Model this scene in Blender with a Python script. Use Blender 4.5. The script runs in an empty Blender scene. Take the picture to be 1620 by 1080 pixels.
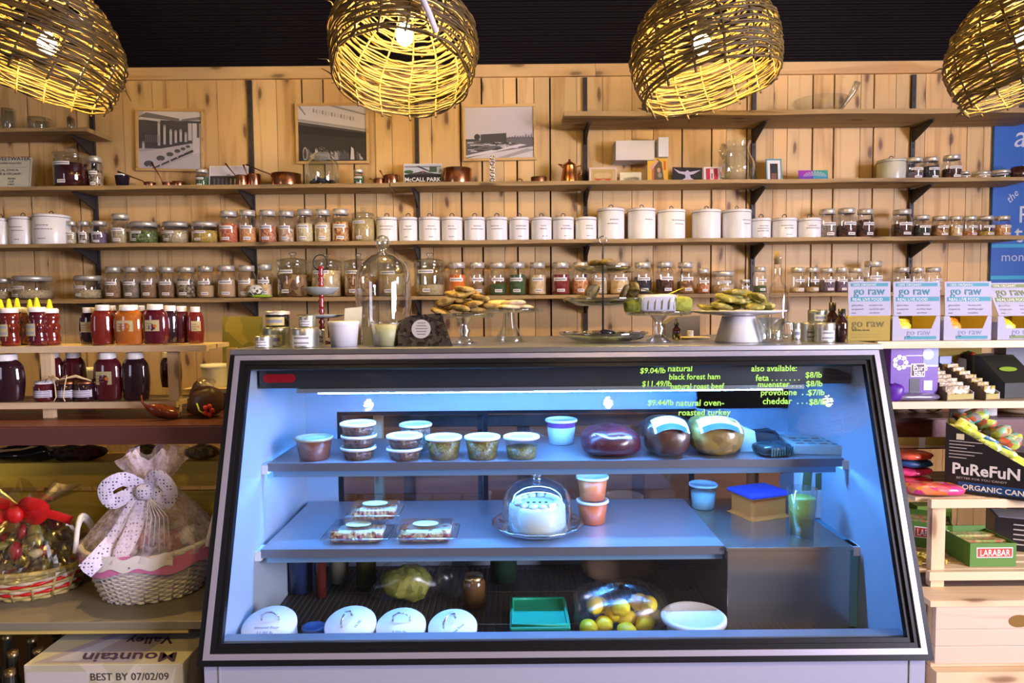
import bpy, math, random
from mathutils import Vector, Matrix
random.seed(7)
SC = bpy.context.scene; COL = SC.collection
# ---------------- camera ----------------
F = 1080.0; CZ = 1.37; PT = math.radians(3.07); RL = math.radians(.5)
_f = Vector((0, math.cos(PT), -math.sin(PT))); _u = Vector((0, math.sin(PT), math.cos(PT))); _r = Vector((1, 0, 0))
R2 = _r*math.cos(RL)-_u*math.sin(RL); U2 = _u*math.cos(RL)+_r*math.sin(RL)
cd = bpy.data.cameras.new('camera'); cam = bpy.data.objects.new('camera', cd); COL.objects.link(cam)
cd.sensor_width = 36; cd.lens = 36*F/1620; cd.clip_start = .02
cam.matrix_world = Matrix(((R2.x, U2.x, -_f.x, 0), (R2.y, U2.y, -_f.y, 0), (R2.z, U2.z, -_f.z, CZ), (0, 0, 0, 1)))
SC.camera = cam
def at(px, py, Y):
    d = _f*F+R2*(px-810)+U2*(540-py); t = Y/d.y
    return Vector((d.x*t, Y, CZ+d.z*t))
def onz(px, py, Z):
    d = _f*F+R2*(px-810)+U2*(540-py); t = (Z-CZ)/d.z
    return Vector((d.x*t, d.y*t, Z))
# ---------------- world, exposure, render quality ----------------
w = bpy.data.worlds.new('world'); SC.world = w; w.use_nodes = True
w.node_tree.nodes['Background'].inputs[0].default_value = (.55, .7, 1, 1); w.node_tree.nodes['Background'].inputs[1].default_value = .6
SC.view_settings.view_transform = 'Standard'; SC.view_settings.look = 'None'; SC.view_settings.gamma = 1
SC.view_settings.exposure = .58
cy = SC.cycles; cy.use_denoising = True; cy.max_bounces = 8; cy.diffuse_bounces = 4; cy.glossy_bounces = 4; cy.transmission_bounces = 6
cy.transparent_max_bounces = 28; cy.sample_clamp_indirect = 4; cy.caustics_reflective = False; cy.caustics_refractive = False
try: cy.use_light_tree = True
except Exception: pass
# ---------------- daylight through the shop windows behind the camera ----------------
def area(name, loc, rot, sx, sy, col, e):
    l = bpy.data.lights.new(name, 'AREA'); l.shape = 'RECTANGLE'; l.size = sx; l.size_y = sy; l.color = col; l.energy = e
    o = bpy.data.objects.new(name, l); COL.objects.link(o); o.location = loc; o.rotation_euler = rot; return o
area('window_daylight', (-3.93, -1.7, 1.7), (0, math.radians(-90), 0), 1.5, 1.7, (.86, .80, 1), 18)
area('window_daylight', (3.93, -1.0, 1.7), (0, math.radians(90), 0), 1.5, 2.3, (.86, .79, 1), 390)
BULB_E = 1050; TUBE_E = 260

# ---------------- materials ----------------
MATS = {}
def _bs(name):
    m = bpy.data.materials.new(name); m.use_nodes = True; nt = m.node_tree
    return m, nt, nt.nodes['Principled BSDF']
def mat(name, col, rough=.55, metal=0., spec=.5, emit=None, es=1., trans=0., alpha=1., coat=0.):
    if name in MATS: return MATS[name]
    m, nt, b = _bs(name)
    b.inputs['Base Color'].default_value = (*col, 1); b.inputs['Roughness'].default_value = rough; b.inputs['Metallic'].default_value = metal
    b.inputs['Specular IOR Level'].default_value = spec; b.inputs['Transmission Weight'].default_value = trans; b.inputs['Coat Weight'].default_value = coat
    if coat: b.inputs['Coat Roughness'].default_value = .05
    if emit: b.inputs['Emission Color'].default_value = (*emit, 1); b.inputs['Emission Strength'].default_value = es
    if alpha < 1: b.inputs['Alpha'].default_value = alpha
    MATS[name] = m; return m
def L(nt, a, b): nt.links.new(a, b)
def coords(nt, sc):
    tc = nt.nodes.new('ShaderNodeTexCoord'); mp = nt.nodes.new('ShaderNodeMapping'); mp.inputs['Scale'].default_value = sc
    L(nt, tc.outputs['Object'], mp.inputs['Vector']); return mp.outputs[0]
def ramp(nt, fac, stops):
    r = nt.nodes.new('ShaderNodeValToRGB'); e = r.color_ramp.elements
    while len(e) < len(stops): e.new(.5)
    for k, (p, c) in enumerate(stops): e[k].position = p; e[k].color = (*c, 1)
    L(nt, fac, r.inputs[0]); return r.outputs[0]
def mixc(nt, fac, a, b, mode='MIX'):
    n = nt.nodes.new('ShaderNodeMix'); n.data_type = 'RGBA'; n.blend_type = mode
    for s, v in ((0, fac), (6, a), (7, b)):
        if hasattr(v, 'links'): L(nt, v, n.inputs[s])
        else: n.inputs[s].default_value = v if s == 0 else (*v, 1)
    return n.outputs[2]
def wood(name, c1, c2, c3=None, axis='z', rough=.6, knots=False, island=.25, scale=1., bump=.15):
    """grain stretched along an axis; c1..c2 grain, c3 knots; boards differ by island"""
    if name in MATS: return MATS[name]
    m, nt, b = _bs(name); s = {'z': (14, 14, 1.1), 'x': (1.1, 14, 14), 'y': (14, 1.1, 14)}[axis]
    s = tuple(v*scale for v in s)
    geo = nt.nodes.new('ShaderNodeNewGeometry'); v = coords(nt, s)
    add = nt.nodes.new('ShaderNodeVectorMath'); add.operation = 'ADD'; L(nt, v, add.inputs[0])
    mul = nt.nodes.new('ShaderNodeMath'); mul.operation = 'MULTIPLY'; mul.inputs[1].default_value = 37; L(nt, geo.outputs['Random Per Island'], mul.inputs[0])
    L(nt, mul.outputs[0], add.inputs[1])
    n = nt.nodes.new('ShaderNodeTexNoise'); n.inputs['Scale'].default_value = 1.; n.inputs['Detail'].default_value = 6; n.inputs['Distortion'].default_value = .8
    L(nt, add.outputs[0], n.inputs['Vector'])
    col = ramp(nt, n.outputs[0], [(.32, c2), (.46, c1), (.62, c1), (.75, c2)])
    r = ramp(nt, geo.outputs['Random Per Island'], [(0, (1-island,)*3), (.5, (1, 1, 1)), (.75, (1, .93, .84)), (1, (1-island*.6, 1-island*.75, 1-island))])
    col = mixc(nt, 1., col, r, 'MULTIPLY')
    if knots:
        vo = nt.nodes.new('ShaderNodeTexVoronoi'); vo.voronoi_dimensions = '2D'; v1 = coords(nt, (1, 1, 1))
        sx = nt.nodes.new('ShaderNodeSeparateXYZ'); L(nt, v1, sx.inputs[0]); ia = 'xyz'.index(axis); o1, o2 = [i for i in range(3) if i != ia]
        sm = nt.nodes.new('ShaderNodeMath'); L(nt, sx.outputs[o1], sm.inputs[0]); L(nt, sx.outputs[o2], sm.inputs[1])
        s1 = nt.nodes.new('ShaderNodeMath'); s1.operation = 'MULTIPLY'; s1.inputs[1].default_value = 7.5; L(nt, sm.outputs[0], s1.inputs[0])
        s2 = nt.nodes.new('ShaderNodeMath'); s2.operation = 'MULTIPLY_ADD'; s2.inputs[1].default_value = 2.5; L(nt, sx.outputs[ia], s2.inputs[0]); L(nt, mul.outputs[0], s2.inputs[2])
        cb = nt.nodes.new('ShaderNodeCombineXYZ'); L(nt, s1.outputs[0], cb.inputs[0]); L(nt, s2.outputs[0], cb.inputs[1]); v2 = cb.outputs[0]; ns = nt.nodes.new('ShaderNodeTexNoise'); ns.inputs['Scale'].default_value = 3; L(nt, v2, ns.inputs[0])
        ad = nt.nodes.new('ShaderNodeMixRGB'); ad.inputs[0].default_value = .14; L(nt, v2, ad.inputs[1]); L(nt, ns.outputs[1], ad.inputs[2])
        L(nt, ad.outputs[0], vo.inputs['Vector']); vo.inputs['Scale'].default_value = 1.
        kf = ramp(nt, vo.outputs['Distance'], [(.0, (1, 1, 1)), (.05, (.85, .85, .85)), (.09, (.25, .25, .25)), (.2, (0, 0, 0))])
        col = mixc(nt, kf, col, c3 or tuple(x*.35 for x in c2))
    L(nt, col, b.inputs['Base Color']); b.inputs['Roughness'].default_value = rough
    bp = nt.nodes.new('ShaderNodeBump'); bp.inputs['Strength'].default_value = bump; bp.inputs['Distance'].default_value = .004
    L(nt, n.outputs[0], bp.inputs['Height']); L(nt, bp.outputs[0], b.inputs['Normal'])
    MATS[name] = m; return m
def grain(name, c1, c2, scale=160., rough=.7, c3=None, coat=0.):
    """a fill of grains, leaves or crumbs"""
    if name in MATS: return MATS[name]
    m, nt, b = _bs(name)
    vo = nt.nodes.new('ShaderNodeTexVoronoi'); vo.inputs['Scale'].default_value = scale; L(nt, coords(nt, (1, 1, 1)), vo.inputs['Vector'])
    sp = nt.nodes.new('ShaderNodeSeparateColor'); L(nt, vo.outputs['Color'], sp.inputs[0])
    st = [(.2, c1), (.75, c2)] if c3 is None else [(.2, c1), (.5, c2), (.8, c3)]
    L(nt, ramp(nt, sp.outputs[0], st), b.inputs['Base Color']); b.inputs['Roughness'].default_value = rough; b.inputs['Coat Weight'].default_value = coat
    bp = nt.nodes.new('ShaderNodeBump'); bp.inputs['Strength'].default_value = .6; bp.inputs['Distance'].default_value = .003
    L(nt, vo.outputs['Distance'], bp.inputs['Height']); L(nt, bp.outputs[0], b.inputs['Normal'])
    MATS[name] = m; return m
def glass(name, tint=(1, 1, 1), lo=.06, hi=.75, rough=.02, gcol=(1, 1, 1), blend=.35):
    """thin clear pane or shell: see-through, reflecting more at grazing angles"""
    if name in MATS: return MATS[name]
    m, nt, b = _bs(name); nt.nodes.remove(b); out = nt.nodes['Material Output']
    tr = nt.nodes.new('ShaderNodeBsdfTransparent'); tr.inputs[0].default_value = (*tint, 1)
    gl = nt.nodes.new('ShaderNodeBsdfGlossy'); gl.inputs['Roughness'].default_value = rough; gl.inputs[0].default_value = (*gcol, 1)
    lw = nt.nodes.new('ShaderNodeLayerWeight'); lw.inputs[0].default_value = blend
    mr = nt.nodes.new('ShaderNodeMapRange'); mr.inputs['To Min'].default_value = lo; mr.inputs['To Max'].default_value = hi
    L(nt, lw.outputs['Facing'], mr.inputs[0]); mx = nt.nodes.new('ShaderNodeMixShader')
    L(nt, mr.outputs[0], mx.inputs[0]); L(nt, tr.outputs[0], mx.inputs[1]); L(nt, gl.outputs[0], mx.inputs[2]); L(nt, mx.outputs[0], out.inputs[0])
    MATS[name] = m; return m
def veil(name, col, cover=.35, rough=.8, scale=90.):
    """net or film: partly see-through cloth"""
    if name in MATS: return MATS[name]
    m, nt, b = _bs(name); b.inputs['Base Color'].default_value = (*col, 1); b.inputs['Roughness'].default_value = rough
    n = nt.nodes.new('ShaderNodeTexNoise'); n.inputs['Scale'].default_value = scale; L(nt, coords(nt, (1, 1, 1)), n.inputs[0])
    mr = nt.nodes.new('ShaderNodeMapRange'); mr.inputs[1].default_value = .35; mr.inputs[2].default_value = .65
    mr.inputs[3].default_value = max(0, cover-.15); mr.inputs[4].default_value = min(1, cover+.15); L(nt, n.outputs[0], mr.inputs[0]); L(nt, mr.outputs[0], b.inputs['Alpha'])
    MATS[name] = m; return m

# ---------------- mesh builder ----------------
class MB:
    def __init__(s): s.v = []; s.f = []; s.fm = []; s.sm = []; s.mats = []
    def add(s, vs, fs, m, smooth=False):
        if m not in s.mats: s.mats.append(m)
        k = s.mats.index(m); o = len(s.v); s.v += [tuple(v) for v in vs]
        for f in fs: s.f.append([i+o for i in f]); s.fm.append(k); s.sm.append(smooth)
        return s
    def box(s, x0, x1, y0, y1, z0, z1, m):
        v = [(x, y, z) for z in (z0, z1) for y in (y0, y1) for x in (x0, x1)]
        return s.add(v, [(0, 2, 3, 1), (4, 5, 7, 6), (0, 1, 5, 4), (2, 6, 7, 3), (0, 4, 6, 2), (1, 3, 7, 5)], m)
    def lathe(s, prof, m, c=(0, 0, 0), seg=20, sx=1, sy=1, smooth=True, fn=None):
        vs = []; fs = []
        for (r, z) in prof:
            for k in range(seg):
                a = 2*math.pi*k/seg; rr = r*(fn(a, z) if fn else 1)
                vs.append((c[0]+rr*math.cos(a)*sx, c[1]+rr*math.sin(a)*sy, c[2]+z))
        for i in range(len(prof)-1):
            for k in range(seg):
                k2 = (k+1) % seg; fs.append((i*seg+k, i*seg+k2, (i+1)*seg+k2, (i+1)*seg+k))
        return s.add(vs, fs, m, smooth)
    def cyl(s, r, z0, z1, m, c=(0, 0, 0), seg=20, r2=None, sx=1, sy=1):
        r2 = r if r2 is None else r2
        s.lathe([(r, z0), (r2, z1)], m, c, seg, sx, sy)
        return s.lathe([(0.0001, z0), (r, z0)], m, c, seg, sx, sy, False).lathe([(r2, z1), (0.0001, z1)], m, c, seg, sx, sy, False)
    def tube(s, pts, r, m, seg=6, closed=False):
        pts = [Vector(p) for p in pts]; n = len(pts); vs = []; fs = []
        rr = r if isinstance(r, (list, tuple)) else [r]*n
        nrm = None
        for i, p in enumerate(pts):
            a = pts[(i-1) % n] if (closed or i) else p; b = pts[(i+1) % n] if (closed or i < n-1) else p
            t = (b-a).normalized() if (b-a).length > 1e-9 else Vector((0, 0, 1))
            if nrm is None: nrm = t.orthogonal().normalized()
            nrm = (nrm-t*nrm.dot(t)); nrm = nrm.normalized() if nrm.length > 1e-6 else t.orthogonal().normalized()
            bn = t.cross(nrm)
            for k in range(seg):
                q = 2*math.pi*k/seg; vs.append(p+(nrm*math.cos(q)+bn*math.sin(q))*rr[i])
        for i in range(n if closed else n-1):
            j = (i+1) % n
            for k in range(seg):
                k2 = (k+1) % seg; fs.append((i*seg+k, i*seg+k2, j*seg+k2, j*seg+k))
        if not closed: fs.append(tuple(range(seg))[::-1]); fs.append(tuple((n-1)*seg+k for k in range(seg)))
        return s.add(vs, fs, m, True)
    def prism(s, poly, ax, h0, h1, m):
        """poly in the two other axes; extruded along ax"""
        def P(a, b, h): return {'x': (h, a, b), 'y': (a, h, b), 'z': (a, b, h)}[ax]
        n = len(poly); v = [P(a, b, h0) for a, b in poly]+[P(a, b, h1) for a, b in poly]
        return s.add(v, [tuple(range(n)), tuple(range(2*n-1, n-1, -1))]+[(i, (i+1) % n, n+(i+1) % n, n+i) for i in range(n)], m)
    def quad(s, a, b, c, d, m): return s.add([a, b, c, d], [(0, 1, 2, 3)], m)
    def grid(s, fn, nu, nv, m, smooth=True):
        vs = [fn(i/nu, j/nv) for j in range(nv+1) for i in range(nu+1)]
        return s.add(vs, [(j*(nu+1)+i, j*(nu+1)+i+1, (j+1)*(nu+1)+i+1, (j+1)*(nu+1)+i) for j in range(nv) for i in range(nu)], m, smooth)
    def blob(s, c, r, m, jit=0., seg=12, rings=8, sq=None):
        """a rounded lump; r = (rx, ry, rz)"""
        vs = []; fs = []; ph = [random.random()*6 for _ in range(6)]
        for i in range(rings+1):
            t = math.pi*i/rings
            for k in range(seg):
                a = 2*math.pi*k/seg; q = 1+jit*(math.sin(2*a+ph[0])*math.sin(2*t+ph[1])+.6*math.sin(3*a+ph[2]+3*t)+.4*math.sin(5*a+ph[3])*math.sin(4*t+ph[4]))*.5
                x, y, z = math.sin(t)*math.cos(a), math.sin(t)*math.sin(a), math.cos(t)
                if sq: x, y, z = [math.copysign(abs(u)**sq, u) for u in (x, y, z)]
                vs.append((c[0]+r[0]*x*q, c[1]+r[1]*y*q, c[2]+r[2]*z*q))
        for i in range(rings):
            for k in range(seg):
                k2 = (k+1) % seg; fs.append((i*seg+k, (i+1)*seg+k, (i+1)*seg+k2, i*seg+k2))
        return s.add(vs, fs, m, True)
    def xf(s, M, start=0):
        s.v[start:] = [tuple(M @ Vector(v)) for v in s.v[start:]]; return s
    def build(s, name, parent=None, loc=(0, 0, 0), rot=(0, 0, 0), bevel=0):
        me = bpy.data.meshes.new(name); me.from_pydata(s.v, [], s.f)
        for m in s.mats: me.materials.append(m)
        me.polygons.foreach_set('material_index', s.fm); me.polygons.foreach_set('use_smooth', s.sm); me.update()
        o = bpy.data.objects.new(name, me); COL.objects.link(o); o.location = loc; o.rotation_euler = rot
        if parent: o.parent = parent
        if bevel:
            b = o.modifiers.new('bevel', 'BEVEL'); b.width = bevel; b.segments = 2; b.limit_method = 'ANGLE'
        return o
def tag(o, label=None, cat=None, group=None, kind=None):
    if label: o['label'] = label
    if cat: o['category'] = cat
    if group: o['group'] = group
    if kind: o['kind'] = kind
    return o
def thing(name, label, cat, loc=(0, 0, 0), rot=(0, 0, 0), group=None):
    o = bpy.data.objects.new(name, None); COL.objects.link(o); o.location = loc; o.rotation_euler = rot; o.empty_display_size = .05
    return tag(o, label, cat, group)
def struct(name, mb, **k): return tag(mb.build(name, **k), kind='structure')
def copy_tree(o, parent=None):
    c = o.copy(); COL.objects.link(c); c.parent = parent
    for ch in list(o.children): copy_tree(ch, c)
    return c
def text(s, size, m, parent=None, name='lettering', loc=(0, 0, 0), rot=(math.pi/2, 0, 0), align='LEFT', shear=0., bold=0., ext=.0003, sx=1.):
    cu = bpy.data.curves.new(name, 'FONT'); cu.body = s; cu.size = size; cu.align_x = align; cu.shear = shear; cu.offset = bold; cu.extrude = ext; cu.resolution_u = 2
    t = bpy.data.objects.new(name, cu); me = bpy.data.meshes.new_from_object(t); bpy.data.objects.remove(t); bpy.data.curves.remove(cu)
    me.materials.clear(); me.materials.append(m)
    o = bpy.data.objects.new(name, me); COL.objects.link(o); o.location = loc; o.rotation_euler = rot; o.scale.x = sx
    if parent: o.parent = parent
    return o
def merge(objs, name, parent=None):
    """join several small meshes into one part without operators"""
    mb = MB()
    for o in objs:
        M = Matrix.LocRotScale(o.location, o.rotation_euler, o.scale)
        mb.add([M @ v.co for v in o.data.vertices], [tuple(p.vertices) for p in o.data.polygons], o.data.materials[0])
        me = o.data; bpy.data.objects.remove(o); bpy.data.meshes.remove(me)
    return mb.build(name, parent)

# common materials
GL = glass('clear_glass', (1, 1, 1), .035, .7); GLB = glass('bottle_glass', (.93, .97, .95), .08, .85)
STEEL = mat('brushed_steel', (.55, .56, .58), .32, 1.); LIDM = mat('silver_lid', (.72, .69, .62), .3, .55)
CHROME = mat('chrome', (.8, .8, .82), .12, 1.); WHITE = mat('white_enamel', (.80, .80, .80), .25); BLACK = mat('black_satin', (.012, .012, .014), .35)
IRON = mat('black_iron', (.02, .018, .02), .55); INK = mat('dark_ink', (.03, .03, .04), .8); GREY = mat('grey_print', (.30, .30, .34), .8)
PAPER = mat('white_paper', (.82, .80, .76), .8); CREAM = mat('cream_paper', (.72, .68, .45), .8); COPPER = mat('copper', (.80, .36, .17), .22, 1.)
COPPERD = mat('aged_copper', (.33, .14, .06), .4, 1.); PLWHITE = mat('white_plastic', (.78, .80, .82), .35)
PINEW = wood('pine_wallboards', (.68, .47, .215), (.52, .32, .12), (.13, .06, .025), 'z', .55, True, .22)
SHELFW = wood('rough_shelf_plank', (.36, .25, .11), (.20, .13, .055), (.08, .045, .02), 'x', .7, True, .15, 1.3, .4)
PINE = wood('pale_pine', (.72, .56, .34), (.58, .40, .20), (.25, .13, .06), 'x', .5, True, .08)
PINEZ = wood('pale_pine_upright', (.70, .54, .32), (.56, .38, .19), (.25, .13, .06), 'z', .5, True, .08)
REDW = wood('dark_red_planks', (.115, .035, .025), (.05, .014, .012), None, 'x', .38, False, .3)
# ================= THE ROOM =================
DARKGAP = mat('dark_gap', (.03, .018, .01), .9); PLASTER = mat('painted_plaster', (.075, .065, .06), .8)
mb = MB(); x = -3.9
edges = []
while x < 2.72:
    wd = random.choice([.075, .09, .115, .14, .16, .14]); x2 = min(x+wd, 2.75); mb.box(x+.0012, x2-random.choice([.0012, .0015, .002, .008]), 3.75, 3.768, 0, 2.6, PINEW); edges.append(x); x = x2
mb.box(-3.95, 2.75, 3.7685, 3.80, 0, 2.6, DARKGAP)
struct('wall_back', mb)
mb = MB()
for a, b in ((-3.95, -2.05), (-2.05, -.33), (-.33, .46), (.46, 2.75)): mb.box(a+.001, b-.001, 3.728, 3.765, 2.592, 2.655, wood('pine_trim', (.60, .42, .2), (.5, .3, .12), None, 'x', .5, True, .1))
struct('trim_1', mb)
# corrugated dark metal above the boards
CORR = mat('dark_corrugated_metal', (.006, .004, .006), .7, 0, .15)
mb = MB(); n = 280
mb.grid(lambda u, v: (-4+8.0*u, 3.775+.007*math.sin(v*n*.5*math.pi*.16*2), 2.64+.68*v), 1, 220, CORR)
mb.box(-4, 4, 3.80, 3.86, 2.6, 3.32, CORR)
struct('wall_upper', mb)
struct('wall_right_return', MB().box(2.75, 4, 3.79, 3.85, 0, 2.6, PLASTER))
struct('floor', MB().box(-4, 4, -3.6, 3.85, -.05, 0, wood('floor_boards', (.09, .055, .035), (.05, .03, .02), None, 'x', .5)))
struct('ceiling', MB().box(-4, 4, -3.6, 3.85, 3.32, 3.37, mat('dark_ceiling', (.02, .018, .018), .8)))
def sidewall(name, x0, x1, ya, yb):
    mb = MB()
    for a, b, c, d in ((-3.6, ya, 0, 3.32), (yb, 3.85, 0, 3.32), (ya, yb, 0, .92), (ya, yb, 2.48, 3.32)): mb.box(x0, x1, a, b, c, d, PLASTER)
    struct(name, mb)
sidewall('wall_left', -4.06, -4, -2.57, -.83); sidewall('wall_right', 4, 4.06, -2.17, .17)
struct('wall_front', MB().box(-4, 4, -3.66, -3.6, 0, 3.32, PLASTER))
for k, (xx, ya, yb) in enumerate(((-4.05, -2.57, -.83), (4.01, -2.17, .17))):
    mb = MB(); fr = mat('window_paint', (.2, .2, .2), .5); ym = (ya+yb)/2
    for a, b, c, d in ((ya, ya+.05, .92, 2.48), (yb-.05, yb, .92, 2.48), (ya+.05, yb-.05, .92, .97), (ya+.05, yb-.05, 2.43, 2.48), (ym-.02, ym+.02, .97, 2.43)): mb.box(xx, xx+.04, a, b, c, d, fr)
    mb.quad((xx+.02, ya, .95), (xx+.02, yb, .95), (xx+.02, yb, 2.45), (xx+.02, ya, 2.45), GL)
    struct('window_%d' % (k+1), mb)

# ================= WALL SHELVES, STANDARDS =================
ZA, ZAL, ZB, ZC, ZD = 2.330, 2.285, 1.997, 1.704, 1.419
def plank(name, label, x0, x1, z, y0=3.54, th=.020, m=SHELFW, wob=.004):
    mb = MB(); n = 26; ph = random.random()*6
    def front(xx): return y0+wob*math.sin(xx*5+ph)+wob*.6*math.sin(xx*13+ph*2)
    vs = []; fs = []
    for i in range(n+1):
        xx = x0+(x1-x0)*i/n; f = front(xx); t = th+.002*math.sin(xx*9+ph)
        vs += [(xx, f+.002, z), (xx, 3.725, z), (xx, 3.725, z-th), (xx, f, z-t)]
    for i in range(n):
        for k in range(4): fs.append((i*4+k, i*4+(k+1) % 4, (i+1)*4+(k+1) % 4, (i+1)*4+k))
    fs += [(0, 3, 2, 1), (n*4, n*4+1, n*4+2, n*4+3)]
    mb.add(vs, fs, m); return tag(mb.build(name), label, 'shelf', 'rough plank wall shelves')
plank('wall_shelf', 'short topmost plank shelf at left, holding clear glasses', -2.75, -2.14, ZAL, 3.50)
plank('wall_shelf', 'topmost grey plank shelf at upper right holding a glass bowl', .27, 2.72, ZA, 3.46, .024)
plank('wall_shelf', 'upper plank shelf carrying pictures, copper pots and postcards, left half', -2.75, -.62, ZB, 3.53)
plank('wall_shelf', 'upper plank shelf carrying copper jug, cards and carafe, right half', -.615, 2.66, ZB+.004, 3.53)
plank('wall_shelf', 'middle plank shelf with the long row of white canisters', -2.75, 2.64, ZC, 3.53)
plank('wall_shelf', 'lower plank shelf with the row of spice and tea jars', -2.75, 1.80, ZD, 3.535)
plank('wall_shelf', 'lower plank shelf right end, behind the display cards', 1.805, 2.60, ZD, 3.55)
rails = [(148, ' beside the big dark red jar', 1), (398, ' right of the leaning counter photograph', 0), (660, ' behind the sign card', 0), (926, ' beside the copper jug', 1), (1192, ' beside the glass carafe', 1), (1443, ' behind the upright canister jars', 1)]
for px, d, top in rails:
    X = at(px, 250, 3.74).x
    t = thing('shelf_standard', 'black slotted metal shelf upright with brackets'+d, 'shelf support', (X, 3.745, 0), group='black shelf uprights')
    z1 = 2.585 if px != 926 else 2.585
    mb = MB().box(-.011, .011, -.012, .004, 1.05, z1, IRON)
    for k in range(24): mb.box(-.003, .003, -.0128, -.011, 1.08+k*.062, 1.10+k*.062, DARKGAP)
    mb.build('rail', t)
    for z in [ZB, ZC, ZD]+([ZA] if top and px > 500 else [])+([ZAL] if px == 148 else []):
        zz = z-.024 if z != ZA else z-.028
        MB().prism([(-.012, zz), (-.19, zz), (-.19, zz-.008), (-.012, zz-.075)], 'x', -.004, .004, IRON).box(-.010, .010, -.19, -.012, zz-.003, zz, IRON).build('bracket', t)

# ================= JARS AND CANISTERS =================
YJ = 3.635
GOLDL = mat('golden_lid', (.62, .45, .22), .3, 1.)
def labelpatch(mb, r, z0, z1, a0, a1, m, lines=1):
    n = 6
    mb.grid(lambda u, v: (r*math.sin(a0+(a1-a0)*u), -r*math.cos(a0+(a1-a0)*u), z0+(z1-z0)*v), n, 1, m)
    for k in range(lines):
        zz = z0+(z1-z0)*(k+.5)/lines; h = (z1-z0)*.16/lines*1.2
        mb.grid(lambda u, v: ((r+.0004)*math.sin(a0*.8+(a1*.8-a0*.8)*u), -(r+.0004)*math.cos(a0*.8+(a1*.8-a0*.8)*u), zz-h+2*h*v), n, 1, GREY)
def jar(px0, px1, py1, zs, kind, fill, label, group, full=.8, lid=None, Y=YJ, name='glass_jar'):
    """kind: m = screw-lid jar, w = wide low jar with flat lid, t = big jar with glass stopper"""
    cx = at((px0+px1)/2, py1, Y).x; r = (px1-px0)/2*Y/F*.98; h = at((px0+px1)/2, py1, Y).z-zs
    Yc = min(Y, 3.722-r)
    t = thing(name, label, 'jar', (cx, Yc, zs), (0, 0, random.uniform(-.15, .15)), group); lid = lid or LIDM
    if kind == 'm':
        hb = h*.86; nr = r*.80
        MB().lathe([(.001, .004), (r*.9, .002), (r, .01), (r, hb*.72), (r*.97, hb*.8), (nr, hb*.93), (nr, hb)], GL, seg=24).build('glass_body', t)
        zl = hb-.006
        MB().lathe([(nr*1.04, zl), (nr*1.10, zl+.001), (nr*1.10, h-.003), (nr*1.02, h), (.001, h)], lid, seg=24).build('lid', t)
        zf = .008+(hb*.76-.01)*full; rf = r*.955
        MB().lathe([(.001, .006), (rf*.95, .006), (rf, .012), (rf, zf-.004), (rf*.9, zf), (.001, zf+.002)], fill, seg=20).build('contents', t)
        mb = MB(); labelpatch(mb, r+.0006, hb*.50, hb*.62, -.75, .75, PAPER, 1); mb.build('name_label', t); mb = MB(); labelpatch(mb, r+.0006, hb*.12, hb*.22, -.35, .5, PAPER, 1); mb.build('price_label', t)
    elif kind == 'w':
        hb = h*.88
        MB().lathe([(.001, .004), (r*.88, .002), (r*.98, .012), (r*.98, hb*.8), (r*.86, hb*.95), (r*.86, hb)], GL, seg=28).build('glass_body', t)
        MB().lathe([(r*.90, hb-.012), (r*.95, hb-.011), (r*.95, h-.006), (r*.88, h), (.001, h)], lid, seg=28).build('lid', t)
        zf = .008+hb*.75*full; rf = r*.93
        MB().lathe([(.001, .006), (rf, .007), (rf, zf), (.001, zf+.003)], fill, seg=24).build('contents', t)
        mb = MB(); labelpatch(mb, r*.98+.0006, hb*.52, hb*.64, -.8, .35, PAPER, 1); mb.build('name_label', t); mb = MB(); labelpatch(mb, r*.98+.0006, hb*.15, hb*.27, -.5, 0, PAPER, 1); mb.build('price_label', t)
    else:
        hb = h*.78
        MB().lathe([(.001, .004), (r*.9, .002), (r*.97, .014), (r*.97, hb*.86), (r*.9, hb*.93), (r*.98, hb*.97), (r*.98, hb)], GLB, seg=28).build('glass_body', t)
        MB().lathe([(r*1.0, hb+.001), (r*1.0, hb+.006), (r*.5, hb+h*.07), (r*.14, hb+h*.09), (r*.14, hb+h*.11), (r*.24, hb+h*.15), (r*.24, h-h*.02), (.001, h)], GLB, seg=24).build('glass_stopper', t)
        zf = .008+hb*.85*full; rf = r*.93
        MB().lathe([(.001, .006), (rf, .007), (rf, zf-.004), (rf*.8, zf), (.001, zf+.004)], fill, seg=24).build('contents', t)
        mb = MB(); labelpatch(mb, r*.97+.0006, hb*.66, hb*.76, -.8, .35, PAPER, 1); mb.build('name_label', t); mb = MB(); labelpatch(mb, r*.97+.0006, hb*.12, hb*.22, -.4, .1, PAPER, 1); mb.build('price_label', t)
    return t
RIM = mat('dark_blue_rim', (.03, .03, .06), .3)
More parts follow.
